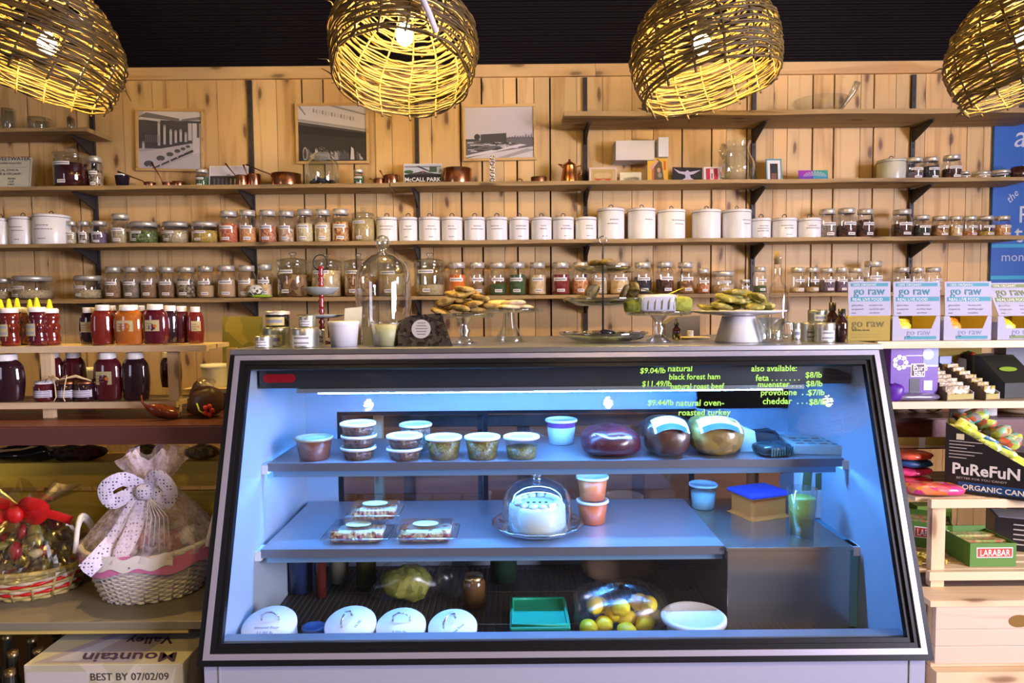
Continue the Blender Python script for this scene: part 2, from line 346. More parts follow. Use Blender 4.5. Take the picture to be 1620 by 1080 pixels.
def canister(px0, px1, py1, zs, label, ntext=3, Y=YJ, group='white enamel canisters on the middle shelf', knob=True, side=.0, body=WHITE):
    cx = at((px0+px1)/2, py1, Y).x; r = (px1-px0)/2*Y/F*.985; h = at((px0+px1)/2, py1, Y).z-zs
    t = thing('canister', label, 'canister', (cx, min(Y, 3.722-r), zs), (0, 0, side), group)
    hb = h-.008
    MB().lathe([(.001, 0), (r*.97, .0), (r*.985, .004), (r*.985, hb-.004), (r*.95, hb)], body, seg=32).build('body', t)
    mb = MB().lathe([(r*1.005, hb-.008), (r*1.01, hb), (r*.98, h), (r*.4, h+.004), (.001, h+.005)], body, seg=32)
    mb.tube([(r*1.008*math.cos(a*.262), r*1.008*math.sin(a*.262), hb-.006) for a in range(24)], .0016, RIM, 4, True); lid = mb.build('lid', t)
    if knob: MB().tube([(.011*math.cos(a*.524), 0, h+.012+.011*math.sin(a*.524)) for a in range(-1, 8)], .0022, mat('dark_knob', (.06, .05, .06), .3, .6), 6).build('handle', lid)
    mb = MB(); rr = r*.985+.0005; random.seed(int(px0)+5)
    for k in range(ntext):
        zz = hb*(.66-.13*k-(.2 if k == ntext-1 and ntext > 2 else 0)); wd = random.uniform(.25, .62) if k < ntext-1 or ntext < 3 else .2
        c = random.uniform(-.15, .1)
        # small printed words as separate dashes
        a = c-wd
        while a < c+wd:
            l = random.uniform(.05, .13); mb.grid(lambda u, v: (rr*math.sin(a+l*u), -rr*math.cos(a+l*u), zz-.0018+.0036*v), 2, 1, INK); a += l+.035
    mb.build('printed_words', t); return t

g = lambda n, a, b, s=160., c=None, **k: grain('fill_'+n, a, b, s, c3=c, **k)
FG = dict(
 red=g('red_seed', (.42, .09, .04), (.62, .22, .10), 130), orange=g('orange_mix', (.60, .25, .06), (.75, .45, .20), 130), redmix=g('red_brown', (.45, .12, .05), (.70, .40, .2), 120),
 whitemix=g('white_beans', (.70, .60, .42), (.50, .25, .12), 90), palegreen=g('pistachio', (.62, .55, .25), (.75, .68, .42), 110), popcorn=g('popcorn', (.78, .66, .38), (.65, .48, .22), 110),
 bean=g('red_beans', (.35, .10, .04), (.70, .45, .15), 100), grainy=g('wheat', (.62, .42, .16), (.72, .55, .26), 200), green=g('green_leaf', (.05, .09, .02), (.20, .24, .08), 120),
 palegr=g('pale_leaf', (.35, .30, .16), (.52, .45, .28), 140), yel=g('yellow_flower', (.55, .38, .05), (.35, .25, .08), 130), brown=g('brown_seed', (.20, .11, .06), (.32, .2, .11), 230),
 greybr=g('grey_leaf', (.16, .13, .12), (.30, .24, .18), 160), mixed=g('mixed_tea', (.05, .04, .03), (.40, .33, .22), 110), tan=g('tan_powder', (.55, .38, .20), (.60, .43, .24), 400),
 orangep=g('orange_powder', (.75, .16, .01), (.82, .22, .02), 500), greend=g('green_herb', (.03, .08, .02), (.07, .14, .05), 300), dred=g('dark_red_tea', (.14, .01, .01), (.30, .03, .03), 160),
 black=g('black_seed', (.012, .012, .014), (.04, .04, .05), 250), cream=g('cream_flakes', (.68, .56, .36), (.55, .38, .2), 110), dark=g('dark_dried', (.03, .012, .012), (.14, .05, .03), 80),
 bark=g('bark', (.16, .07, .03), (.45, .25, .1), 45), pasta=g('pale_sticks', (.70, .50, .25), (.80, .62, .36), 60), lav=g('lavender', (.10, .07, .12), (.2, .14, .2), 200), empty=g('pale_salt', (.6, .55, .55), (.7, .66, .66), 200),
 wine=mat('dark_wine_liquid', (.05, .005, .008), .1))
def row(items, zs, shelf, group):
    prev = None
    for it in items:
        px0, px1, py1, kind, f, desc = it[:6]; full = it[6] if len(it) > 6 else .8
        rel = 'right of the '+prev if prev else 'at the left end'
        jar(px0, px1, py1, zs, kind, FG[f], 'glass jar of %s, %s wall shelf, %s' % (desc, shelf, rel), group, full, LIDM if px0 > 330 else mat('dull_lid', (.58, .56, .5), .35, .6)); prev = desc
row([(104, 121, 350, 'm', 'palegr', 'pale dried leaf'), (124, 142, 350, 'm', 'mixed', 'speckled seed'), (145, 169, 350, 'm', 'lav', 'dusky lavender'), (176, 205, 339, 'm', 'palegr', 'tall pale herb'),
     (206, 252, 352, 'w', 'green', 'wide green leaf'), (257, 301, 352, 'w', 'palegr', 'wide beige leaf'), (303, 347, 352, 'w', 'yel', 'wide yellow flower'),
     (347, 377, 334, 'm', 'red', 'red lentil mix', .95), (378, 405, 333, 'm', 'orange', 'orange seed mix', .75), (409, 438, 333, 'm', 'redmix', 'reddish dried pieces', .8), (440, 466, 334, 'm', 'whitemix', 'white bean pieces', .7),
     (468, 496, 332, 'm', 'palegreen', 'pale green nuts', .9), (497, 524, 332, 'm', 'popcorn', 'pale popcorn', .95), (525, 553, 331, 'm', 'bean', 'brown red beans', .95)], ZC, 'middle', 'small jars on the left of the middle shelf')
jar(555, 594, 328, ZC, 't', FG['grainy'], 'wide stoppered jar of golden grain left of the white canisters', 'small jars on the left of the middle shelf', .95)
row([(1296, 1323, 331, 'm', 'greybr', 'dim grey leaf', .7), (1325, 1354, 330, 'm', 'dark', 'dark dried berries', .65), (1356, 1382, 331, 'm', 'dark', 'dark red petals', .98), (1412, 1442, 332, 'm', 'dark', 'near black pods', .75),
     (1445, 1471, 341, 'm', 'black', 'small black seed', .85), (1475, 1500, 342, 'm', 'bark', 'brown bark chips', .9), (1502, 1522, 342, 'm', 'grainy', 'yellow brown grain', .8), (1523, 1545, 342, 'm', 'redmix', 'pinkish crystals', .4),
     (1546, 1572, 342, 'm', 'yel', 'ochre flakes', .35), (1574, 1598, 342, 'm', 'orange', 'golden orange pieces', .9)], ZC, 'middle', 'small jars on the right of the middle shelf')
# white canisters of the middle shelf, left to right
small = [(595, 629), (631, 661), (662, 697), (698, 732), (734, 768), (769, 803), (805, 837), (840, 873), (874, 908), (910, 944)]
o1 = ['leftmost', 'second', 'third', 'fourth', 'fifth', 'sixth', 'seventh', 'eighth', 'ninth', 'tenth']
for k, (a, b) in enumerate(small): canister(a, b, 344.5, ZC, '%s of the ten small white lidded canisters in a row on the middle shelf' % o1[k], 3 if k not in (4, 5) else 2, side=random.uniform(-.1, .3))
for k, (a, b, y) in enumerate([(945, 988, 331), (993, 1037, 331), (1040, 1084, 333), (1095, 1140, 333), (1143, 1188, 333)]):
    canister(a, b, y, ZC, '%s of the five large white canisters on the middle shelf' % ['leftmost', 'second from left', 'middle one', 'second from right', 'rightmost'][k], [2, 1, 2, 0, 2][k], side=[.1, .3, .4, 0, .5][k])
for k, (a, b) in enumerate([(1189, 1219), (1222, 1260), (1263, 1298)]):
    canister(a, b, 346, ZC, '%s of three small white canisters left of the dark dried jars' % ['leftmost', 'middle', 'rightmost'][k], 4-k)
for a, b, y, l in [(-14, 16, 346, 'white canister cut by the left picture edge'), (17, 56, 344, 'white lidded canister left of the biggest white canister'), (55, 108, 341, 'biggest white lidded canister on the middle shelf, far left')]:
    canister(a, b, y, ZC, l, 3)
row([(-12, 21, 440, 'w', 'palegr', 'faint pale dust', .5), (24, 82, 437, 'w', 'palegr', 'very wide pale leaf', .5), (118, 161, 436, 'w', 'palegr', 'wide faded leaf', .5), (166, 192, 422, 'm', 'brown', 'fine brown seed', .85), (195, 221, 422, 'm', 'greybr', 'grey brown herb', .9),
     (223, 248, 421, 'm', 'brown', 'small brown grain', .75), (251, 277, 422, 'm', 'brown', 'reddish brown tea', .75), (280, 309, 422, 'm', 'mixed', 'black white flecks', .95), (312, 338, 421, 'm', 'tan', 'pinkish tan powder', .6),
     (344, 373, 420, 'm', 'tan', 'light tan powder', .9), (376, 404, 420, 'm', 'tan', 'sandy powder', .9), (406, 431, 418, 'm', 'pasta', 'amber pieces', .6)], ZD, 'lower', 'jars on the left of the lower shelf')
for a, b, y, f, l, fu in [(437, 489, 398, 'bark', 'large stoppered jar of curled bark on the lower wall shelf', .7), (491, 541, 400, 'pasta', 'large stoppered jar of pale chips behind the red ringed stand', .85), (543, 590, 400, 'bean', 'large stoppered jar of red brown beans left of the tall dome', .75),
                       (597, 645, 402, 'grainy', 'large stoppered jar of yellow pieces seen through the tall glass dome', .75), (655, 704, 399, 'cream', 'large stoppered jar of pale sticks right of the tall dome', .35)]:
    jar(a, b, y, ZD, 't', FG[f], l, 'big stoppered jars on the lower shelf', fu)
row([(708, 738, 415, 'm', 'orangep', 'bright orange powder', .98), (741, 768, 415, 'm', 'brown', 'clear brown crumbs', .45), (773, 801, 415, 'm', 'greend', 'half green herb', .5), (804, 832, 415, 'm', 'greend', 'dark green powder', .97),
     (836, 864, 415, 'm', 'pasta', 'peach coloured flakes', .95), (872, 902, 415, 'm', 'dred', 'dark red tea', .97), (905, 931, 415, 'm', 'redmix', 'rosy seeds', .8), (935, 961, 416, 'm', 'cream', 'cream coloured flakes', .8),
     (965, 996, 415, 'm', 'pasta', 'orange tan slices', .7), (1002, 1031, 415, 'm', 'black', 'jet black seed', .85), (1037, 1066, 414, 'm', 'dark', 'dark mushroom slices', .7), (1071, 1098, 415, 'm', 'bark', 'brown broken bark', .6), (1102, 1123, 425, 'm', 'redmix', 'small ruddy pieces', .6),
     (1126, 1162, 429, 'w', 'cream', 'wide whitish flakes', .5), (1170, 1187, 442, 'm', 'tan', 'tiny tan dust', .5), (1192, 1213, 422, 'm', 'greend', 'green speckled herb', .4)], ZD, 'lower', 'spice jars on the lower shelf centre')
row([(1250, 1273, 423, 'm', 'cream', 'nearly empty pale', .25), (1274, 1296, 423, 'm', 'tan', 'low pinkish dust', .3), (1297, 1321, 424, 'm', 'lav', 'dark slate seed', .8), (1322, 1341, 423, 'm', 'lav', 'purple grey leaf', .7), (1342, 1366, 424, 'm', 'empty', 'white lilac salt', .8),
     (1367, 1396, 413, 'm', 'empty', 'tall white salt', .75), (1415, 1439, 423, 'm', 'empty', 'pale lilac crystals', .8), (1441, 1462, 423, 'm', 'lav', 'thin mauve herb', .5), (1464, 1489, 423, 'm', 'empty', 'cloudy white crystals', .6)], ZD, 'lower right', 'jars behind the white display cards')
row([(1433, 1460, 250, 'm', 'lav', 'half purple powder', .5), (1461, 1485, 249, 'm', 'black', 'blue black leaf', .95), (1492, 1520, 246, 'm', 'dark', 'leaning dark sticks', .7), (1517, 1534, 272, 'm', 'cream', 'squat cream flakes', .5), (1539, 1566, 272, 'w', 'cream', 'wide squat cream', .7), (1569, 1597, 270, 'w', 'green', 'squat green spice', .3)], ZB+.004, 'upper', 'jars at the right of the upper shelf')
canister(1389, 1431, 254, ZB+.004, 'pale green canister with striped side and glass knob, upper shelf right', 0, group=None, body=mat('pale_green_enamel', (.55, .56, .46), .3))
# ================= UPPER SHELF CURIOS =================
ZB2 = ZB+.004
def box_at(px0, px1, py0, py1, Y): a = at(px0, py0, Y); b = at(px1, py1, Y); return a.x, b.x, b.z, a.z
FRM = wood('frame_pine', (.62, .42, .17), (.5, .3, .1), None, 'x', .5)
def picture(name, label, px0, px1, py0, py1, Y, elems, fr=.017, lean=0., roll=0., frame=FRM, bg=(.5, .48, .52), cat='picture', zbase=None, depth=.018):
    x0, x1, z0, z1 = box_at(px0, px1, py0, py1, Y)
    if zbase is not None: z0 = zbase+.001
    W = x1-x0; H = z1-z0
    t = thing(name, label, cat, ((x0+x1)/2, Y, z0), (lean, roll, 0))
    if fr > 0:
        mb = MB()
        for a, b, c, d in ((-W/2, W/2, 0, fr), (-W/2, W/2, H-fr, H), (-W/2, -W/2+fr, fr, H-fr), (W/2-fr, W/2, fr, H-fr)): mb.box(a, b, 0, depth, c, d, frame)
        mb.build('frame', t, bevel=.0015)
    iw = W-2*fr; ih = H-2*fr; mb = MB().box(-iw/2, iw/2, depth*.45 if fr else 0, depth*.8 if fr else .003, fr, H-fr, mat('print_%.2f_%.2f_%.2f' % bg, bg, .7))
    y = (depth*.45 if fr else 0)
    for k, (poly, c) in enumerate(elems):
        y -= .0002; m = mat('print_%.2f_%.2f_%.2f' % (c if isinstance(c, tuple) else (c, c*.96, c*1.03)), c if isinstance(c, tuple) else (c, c*.96, c*1.03), .7)
        mb.add([(-iw/2+u*iw, y, fr+v*ih) for u, v in poly], [tuple(range(len(poly)))], m)
    mb.build('print', t); return t
def R(u0, u1, v0, v1): return [(u0, v0), (u1, v0), (u1, v1), (u0, v1)]
def E(u, v, a, b, n=12): return [(u+a*math.cos(6.283*k/n), v+b*math.sin(6.283*k/n)) for k in range(n)]
# old diner counter with stools
el = [(R(0, 1, .35, .85), .07), ([(0, .85), (1, .84), (1, 1), (.1, 1)], .62), ([(.0, .9), (.65, .83), (.65, .88), (.12, .98)], .16), ([(.65, .83), (1, .86), (1, .92), (.7, .87)], .2), ([(0, .86), (.35, .82), (.35, .84), (0, .88)], .55),
      ([(0, .28), (.85, .45), (.9, .3), (.25, 0), (0, 0)], .50), (R(.86, 1, .25, .8), .6), (R(.79, .85, .5, .8), .55), (R(.93, .97, .55, .8), .1), ([(.25, 0), (.88, .3), (.86, .34), (.2, .0)], .05), ([(.3, 0), (1, 0), (1, .28), (.9, .27)], .5)]
for u, v, s in ((.16, .08, 1.), (.35, .18, .85), (.5, .25, .7), (.62, .31, .6), (.71, .35, .5), (.79, .39, .45)): el += [(E(u, v, .08*s, .055*s), .09), (R(u-.012, u+.012, max(0, v-.2*s), v-.03), .45)]
for u, v, h in ((.08, .33, .12), (.33, .4, .4), (.42, .42, .32), (.52, .42, .25), (.6, .45, .2), (.68, .47, .2), (.76, .47, .15)): el += [(R(u-.02, u+.02, v, v+h), .5), (E(u, v+h, .018, .025, 8), .35)]
for k in range(8): el.append((R(.12+k*.03, .13+k*.03, .45, .58), .22))
picture('framed_photograph', 'framed black and white photo of a diner counter with round stools', 211, 322, 172, 270, 3.722, el, .014, 0, math.radians(1.5), bg=(.4, .38, .42))
el = [([(0, .72), (1, .53), (1, 1), (0, 1)], .55), ([(0, .73), (1, .54), (1, .58), (0, .77)], .3), ([(0, .72), (1, .53), (1, .50), (0, .66)], .06), (R(0, 1, 0, .5), .03), ([(0, .66), (1, .5), (1, .4), (0, .5)], .02), ([(.45, 1), (1, .82), (1, .85), (.55, 1)], .25), ([(0, 1), (.1, .84), (.12, .84), (.03, 1)], .2)]
for k in range(14): u = .22+.045*k; v = .93-.012*k; el.append((R(u, u+.022, v-.05, v+.02), .25+.1*(k % 3)))
for k in range(26):
    u = random.uniform(.05, .97); h = random.uniform(.05, .22); el.append(([(u-.03, .02), (u+.03, .02), (u+.02, h), (u-.015, h+.04)], random.choice([.15, .35, .5, .08])))
el += [(E(.1, .13, .035, .12), .45), (E(.1, .13, .025, .1), .06), (E(.32, .08, .15, .08), .4)]
picture('framed_photograph', 'framed black and white photo of a shopfront awning, behind glass jar', 466, 584, 163, 258, 3.722, el, .014, 0, 0)
el = [(R(0, 1, 0, .36), .12), ([(.0, .0), (.35, .1), (1, .22), (1, 0)], .5), ([(.0, .02), (.35, .1), (.9, .25), (.8, .27), (.3, .14), (0, .06)], .58), ([(.22, .30), (.22, .47), (.6, .49), (.6, .30)], .05), (E(.17, .42, .045, .06), .03), (R(0, .2, .34, .38), .05), (R(.6, 1, .3, .4), .12), ([(.45, .0), (.9, .18), (1, .16), (1, .14), (.6, 0)], .3)]
for k in range(34):
    u = random.uniform(.02, .7); v = .1+.2*random.random()*(1-u*.3)+u*.08; el.append((R(u, u+.09, v, v+.018), random.choice([.55, .4, .05, .03])))
for k in range(9): u = .64+.04*k; el.append((R(u, u+.012, .38, .40+.06*random.random()), .08))
picture('framed_photograph', 'framed black and white photo of parked cars and a long building', 732, 849, 165, 253, 3.722, el, .014, 0, math.radians(-.6), bg=(.47, .44, .48))
# notice card far left
el = [(R(.03, .97, .03, .04), .15), (R(.03, .97, .95, .96), .15), (R(.965, .975, .03, .96), .15), (R(0, .9, .68, .69), .2)]
t = picture('notice_card', 'cream printed notice card with thin black border, upper shelf far left', -22, 48, 248, 301, 3.60, el, 0, math.radians(-8), 0, bg=(.55, .54, .40), cat='sign', zbase=ZB)
ts = [text('SWEETWATER', .030, INK, loc=(-.092, -.001, .150)), text('COFFEE ROASTERS', .014, INK, loc=(-.06, -.001, .131)), text('LOCAL, ETHICAL', .016, INK, loc=(-.075, -.001, .093)), text('FAIR & ORGANIC', .018, INK, loc=(-.075, -.001, .073)), text('FRESH', .015, INK, loc=(-.01, -.001, .048)), text('CUP', .015, INK, loc=(-.005, -.001, .032)), text('DAILY', .013, INK, loc=(-.008, -.001, .018))]
merge(ts, 'lettering', t)
# small prints leaning on the shelf
el = [(R(0, 1, .0, .55), .03), (R(0, 1, .55, .58), .2)]+[(R(.1+.11*k, .14+.11*k, .1, .45), .45 if k in (4, 5) else .1) for k in range(8)]+[([(.4, .55), (.5, .66), (.6, .55)], .3), (R(.03, 1, .05, .08), .4)]
picture('leaning_print', 'small white bordered print of a dark shopfront behind copper pots', 329, 392, 261, 296, 3.66, el, .004, math.radians(-8), 0, PAPER, (.6, .58, .64), zbase=ZB, depth=.004)
el = [(R(0, 1, .0, .5), .012), ([(.05, .5), (.4, .62), (.5, .68), (.62, .6), (.95, .5)], .05), (R(0, 1, .85, .9), .15), ([(.3, .9), (.7, .6), (.75, .62), (.4, .92)], .05), (R(.68, .88, .6, .88), (.06, .10, .06)), (E(.12, .62, .13, .09), (.05, .12, .04)), (E(.5, .62, .03, .05), (.4, .1, .1))]
t = picture('leaning_print', 'small printed sign card with white lettering on black, beside round copper pot', 638, 699, 258, 290, 3.62, el, .003, math.radians(-6), 0, PAPER, (.5, .56, .66), zbase=ZB2, depth=.004)
merge([text('McCALL PARK', .030, PAPER, loc=(0, -.003, .018), align='CENTER', bold=.0006)], 'lettering', t)
el = [(R(.08, .92, .08, .92), (.5, .35, .12)), (E(.35, .5, .2, .22), (.6, .45, .2)), (E(.65, .5, .2, .22), (.6, .42, .2)), ([(.12, .25), (.88, .25), (.75, .08), (.5, .2), (.25, .08)], (.55, .08, .03))]
picture('framed_card', 'small white framed card with two round faces shape over a red band', 932, 976, 264, 290, 3.62, el, .009, math.radians(-6), 0, mat('pinkish_frame', (.7, .55, .5), .5), (.55, .4, .16), zbase=ZB2, depth=.006)
el = []
for k in range(11):
    u = .18+.065*k; v = .42-.03*abs(k-6)*.5; el.append(([(u, v), (u+.02, v+.22), (u+.05, v+.02)], (.15, .17, .08))); el.append(([(u, v), (u+.03, v-.16), (u+.045, v)], (.2, .2, .1)))
picture('postcard', 'small cream card with a dark green fern sprig', 981, 1015, 272, 290, 3.63, el, 0, math.radians(-8), 0, bg=(.72, .66, .45), cat='card', zbase=ZB2)
el = [(R(.2, .4, .05, .7), (.5, .16, .05)), ([(.3, .1), (.8, .1), (.7, .8), (.5, .95), (.35, .7)], (.12, .08, .04)), ([(.1, .6), (.5, .9), (.55, .85), (.2, .5)], (.65, .35, .3)), (R(.8, .9, .5, .85), (.6, .12, .03)), (R(.3, .8, .0, .12), (.6, .1, .04)), (E(.55, .5, .08, .1), (.5, .3, .2)), (E(.6, .3, .1, .1), (.25, .25, .2))]
picture('illustrated_booklet', 'yellow illustrated booklet standing below the white wall box', 1025, 1057, 248, 290, 3.62, el, 0, math.radians(-6), 0, bg=(.72, .45, .05), cat='book', zbase=ZB2)
bird = [([(.03, .9), (.25, .72), (.42, .7), (.5, .82), (.58, .7), (.95, .85), (.7, .55), (.58, .5), (.62, .3), (.75, .15), (.45, .08), (.28, .1), (.44, .3), (.42, .5), (.2, .6)], (.5, .45, .6))]
picture('postcard', 'black card with a pale flying bird', 1064, 1111, 264, 290, 3.61, bird, 0, math.radians(-8), math.radians(2), bg=(.012, .012, .014), cat='card', zbase=ZB2)
picture('framed_card', 'small white framed card with crimson stripes left of the carafe', 1114, 1140, 263, 290, 3.61, [(R(.1, .9, .1, .95), (.5, .02, .06)), (R(.38, .62, .15, .9), (.65, .6, .55)), (R(.46, .54, .2, .6), (.2, .05, .03))], .004, math.radians(-8), 0, PAPER, (.7, .68, .7), zbase=ZB2, depth=.006)
picture('framed_card', 'small white framed dark picture with teal edge, right of the carafe', 1213, 1238, 250, 291, 3.66, [(R(.2, .8, .12, .85), .02), (R(.3, .7, .12, .4), (.2, .08, .05))], .008, math.radians(-6), 0, mat('teal_frame', (.10, .3, .34), .5), (.7, .7, .7), zbase=ZB2, depth=.006)
el = [(R(0, .5, .5, 1), (.25, .02, .35)), (R(.5, 1, .5, 1), (.02, .3, .2)), (R(.5, 1, 0, .5), (.02, .25, .4))]+[([(.55, .5), (.55+.4*math.cos(a), .45+.45*math.sin(a)), (.55+.4*math.cos(a+.12), .45+.45*math.sin(a+.12))], (.45, .4, .6)) for a in [.3*k for k in range(11)]]
picture('postcard', 'purple and teal card with a pale starburst', 1264, 1310, 269, 291, 3.62, el, 0, math.radians(-6), 0, bg=(.12, .04, .4), cat='card', zbase=ZB2)

# big square-shouldered jars and glassware
def lathe_thing(name, label, cat, px, py_base_z, Y, prof, m, seg=28, group=None, sx=1, sy=1):
    p = at(px, 300, Y); o = MB().lathe(prof, m, seg=seg, sx=sx, sy=sy).build(name, loc=(p.x, Y, py_base_z)); return tag(o, label, cat, group)
jar(86, 141, 233, ZB, 't', FG['wine'], 'large stoppered jar of dark red tea beside the notice card', None, .85)
jar(140, 161, 248, ZB, 'm', FG['mixed'], 'narrow jar of speckled petals right of the dark red jar', None, .9)
jar(309, 329, 268, ZB, 'm', FG['greend'], 'little green filled jar left of the leaning shopfront print', None, .95)
jar(559, 576, 268, ZB2, 'm', FG['greend'], 'little green filled jar right of the domed glass jar', None, .95)
p = at(194, 298, 3.62)
t = thing('cup', 'small dark glass cup with pale lid at left of the copper ladles', 'cup', (p.x, 3.62, ZB))
MB().lathe([(.001, .001), (.028, .001), (.036, .065)], mat('dark_glass', (.015, .01, .02), .08), seg=20).build('bowl', t)
MB().lathe([(.02, .066), (.032, .068), (.012, .078), (.001, .08)], PLWHITE, seg=16).build('lid', t)
def pot(px0, px1, py1, z, label, handle=None, m=COPPER, Y=3.62, lidded=False):
    a = at((px0+px1)/2, py1, Y); r = (px1-px0)/2*Y/F; h = a.z-z
    t = thing('copper_pot', label, 'pot', (a.x, Y, z), group=None)
    MB().lathe([(.001, .003), (r*.97, .001), (r*.99, .006), (r, h), (r*1.03, h+.001), (r*.96, h-.002), (r*.94, .006), (.001, .006)], m, seg=32).build('bowl', t)
    if handle:
        dx, dz = handle
        MB().tube([(math.copysign(r, dx)*.98, 0, h*.7), (math.copysign(r, dx)*1.1, -.01, h*.8+.2*dz), (math.copysign(r, dx)+dx*.5, -.012, h*.7+dz*.6), (math.copysign(r, dx)+dx, -.014, h*.7+dz)], [.004, .0035, .0035, .005], COPPERD, 6).build('handle', t)
    return t
pot(229, 246, 289, ZB, 'tiny copper ladle bowl with handle towards the dark cup', (-.13, .065))
pot(258, 272, 289, ZB, 'smallest dark copper measuring cup with upright handle', (-.05, .11), COPPERD)
pot(273, 292, 288, ZB, 'tiny bright copper measuring cup left of the green jar', None)
pot(374, 392, 278, ZB, 'small golden copper saucepan in front of the leaning print', (-.05, .08))
pot(393, 412, 276, ZB, 'small copper pan with long handle to the upper left', (-.02, .07), Y=3.63)
pot(431, 475, 276, ZB, 'wide shiny copper saucepan with long handle, left of domed jar', (-.13, .07))
pot(592, 608, 283, ZB2, 'dark little copper cup left of the sign card', (-.02, .01), COPPERD)
pot(608, 632, 278, ZB2, 'copper cup touching the sign card', (-.02, .04), Y=3.61)
pot(701, 746, 268, ZB2, 'round copper pot, largest on the upper shelf', None, Y=3.63)
p = at(511, 295, 3.62)
t = thing('domed_jar', 'clear domed glass jar holding dark pebbles below the awning photo', 'jar', (p.x, 3.62, ZB))
MB().lathe([(.001, .003), (.082, .002), (.086, .01), (.086, .11), (.07, .135), (.05, .15), (.05, .155)], GLB, seg=28).build('glass_body', t)
MB().lathe([(.055, .156), (.05, .168), (.015, .178), (.01, .19), (.018, .2), (.001, .206)], GLB, seg=20).build('glass_lid', t)
mb = MB()
for k in range(34): a = random.random()*6.28; q = random.random()**.5*.062; mb.blob((q*math.cos(a), q*math.sin(a), .014+random.random()*.024), (.012, .011, .009), FG['black'], .2, 8, 5)
mb.build('pebbles', t)
# bead strip
p = at(779, 288, 3.60); t = thing('ring_stand', 'slim white stand with a column of pale rings', 'ornament', (p.x, 3.60, ZB2))
MB().box(-.014, .014, 0, .006, 0, .150, mat('beige_board', (.6, .5, .4), .6)).build('board', t)
for k in range(5): MB().tube([(.010*math.cos(a*.628), -.003, .018+.029*k+.010*math.sin(a*.628)) for a in range(10)], .003, CHROME, 6, True).build('ring', t)
p = at(823, 288, 3.6); t = thing('ornament', 'tiny brass loop ornament left of the shallow copper bowl', 'ornament', (p.x, 3.6, ZB2))
MB().tube([(.012*math.cos(a*.35), 0, .010+.014*math.sin(a*.35)) for a in range(-1, 11)], .003, COPPERD, 6).build('loop', t); MB().box(-.017, .017, -.008, .008, 0, .006, COPPERD).build('base', t)
pot(840, 865, 281, ZB2, 'shallow reddish copper bowl left of the copper jug', None, COPPERD)
p = at(901, 288, 3.61); t = thing('copper_jug', 'tall tapering copper coffee jug with side handle and beaked lid', 'jug', (p.x, 3.61, ZB2))
CJ = mat('copper_jug_metal', (.62, .25, .08), .28, 1.)
MB().lathe([(.001, .001), (.048, .001), (.049, .006), (.040, .05), (.032, .088), (.034, .092)], CJ, seg=28).build('body', t)
MB().lathe([(.035, .092), (.03, .10), (.01, .112), (.005, .116), (.008, .122), (.001, .126)], CJ, seg=20).build('lid', t)
MB().tube([(-.03, 0, .085), (-.045, 0, .095), (-.058, 0, .10)], [.008, .006, .003], CJ, 6).build('spout', t)
MB().tube([(.032, 0, .085), (.06, 0, .092), (.066, 0, .07), (.06, 0, .045), (.041, 0, .035)], .0035, COPPERD, 6).build('handle', t)
# carafe, white wall box
p = at(1165, 288, 3.61); t = thing('carafe', 'large clear glass carafe with slanted open neck', 'carafe', (p.x, 3.61, ZB2))
MB().lathe([(.001, .002), (.05, .001), (.085, .03), (.094, .065), (.088, .10), (.068, .14), (.060, .17), (.072, .205)], GLB, seg=32).build('glass_body', t)
MB().tube([(-.07, -.02, .12), (-.09, -.02, .15), (-.075, -.02, .19)], .012, GLB, 8).build('spout', t)
x0, x1, z0, z1 = box_at(970, 1051, 228, 258, 3.70)
t = thing('wall_box', 'white box shaped electrical cover fixed to the boards above cards', 'wall fitting', ((x0+x1)/2, 3.70, z0))
WB = mat('white_box_paint', (.62, .60, .62), .4); W2 = (x1-x0)/2
MB().box(-W2, W2-.07, -.085, .048, 0, z1-z0, WB).build('cover', t, bevel=.003)
MB().box(W2-.068, W2-.055, -.06, .048, .004, z1-z0-.004, mat('box_joint_grey', (.3, .28, .28), .5)).build('joint', t)  # recessed grey strip between cover and sensor block
MB().box(W2-.054, W2, -.10, .048, .012, z1-z0+.012, mat('frosted_white', (.7, .74, .85), .2)).build('sensor_block', t, bevel=.003)
# topmost shelves: glass pieces
p = at(1300, 180, 3.58)
t = thing('glass_bowl', 'clear wide glass bowl with flared beak rim on the topmost shelf', 'bowl', (p.x, 3.60, ZA))
MB().lathe([(.001, .002), (.06, .001), (.10, .03), (.135, .075), (.14, .08)], GLB, seg=32).build('bowl', t)
MB().tube([(.09, 0, .015), (.13, 0, .07), (.17, -.01, .13), (.185, -.01, .17)], [.006, .012, .016, .018], GLB, 8).build('spout', t)
for px, r, h, l in ((1042, .03, .045, 'small clear glass cup on the topmost shelf under the right lamp'), (1065, .024, .04, 'tiny clear tumbler right of the small cup, topmost shelf')):
    p = at(px, 180, 3.58); tag(MB().lathe([(.001, .003), (r*.8, .001), (r, h), (r*.95, h), (r*.75, .006)], GLB).build('glass_cup', loc=(p.x, 3.6, ZA)), l, 'glass')
for px, r, h, l in ((9, .035, .12, 'tall clear glass at left picture edge on the short topmost shelf'), (58, .055, .07, 'clear glass bowl on the short topmost shelf at left'), (108, .02, .075, 'slim clear glass at the right of the short topmost shelf')):
    p = at(px, 195, 3.58); tag(MB().lathe([(.001, .003), (r*.7, .001), (r*.95, .01), (r, h), (r*.95, h), (r*.85, .012)], GLB).build('drinking_glass', loc=(p.x, 3.6, ZAL)), l, 'glass')
p = at(1612, 290, 3.62); t = thing('mug', 'dark brown mug at the right end of the upper shelf', 'mug', (p.x, 3.62, ZB2))
MB().lathe([(.001, .001), (.036, .001), (.042, .03), (.036, .066), (.033, .066), (.036, .03), (.001, .008)], mat('brown_glaze', (.05, .02, .015), .2), seg=20).build('body', t)
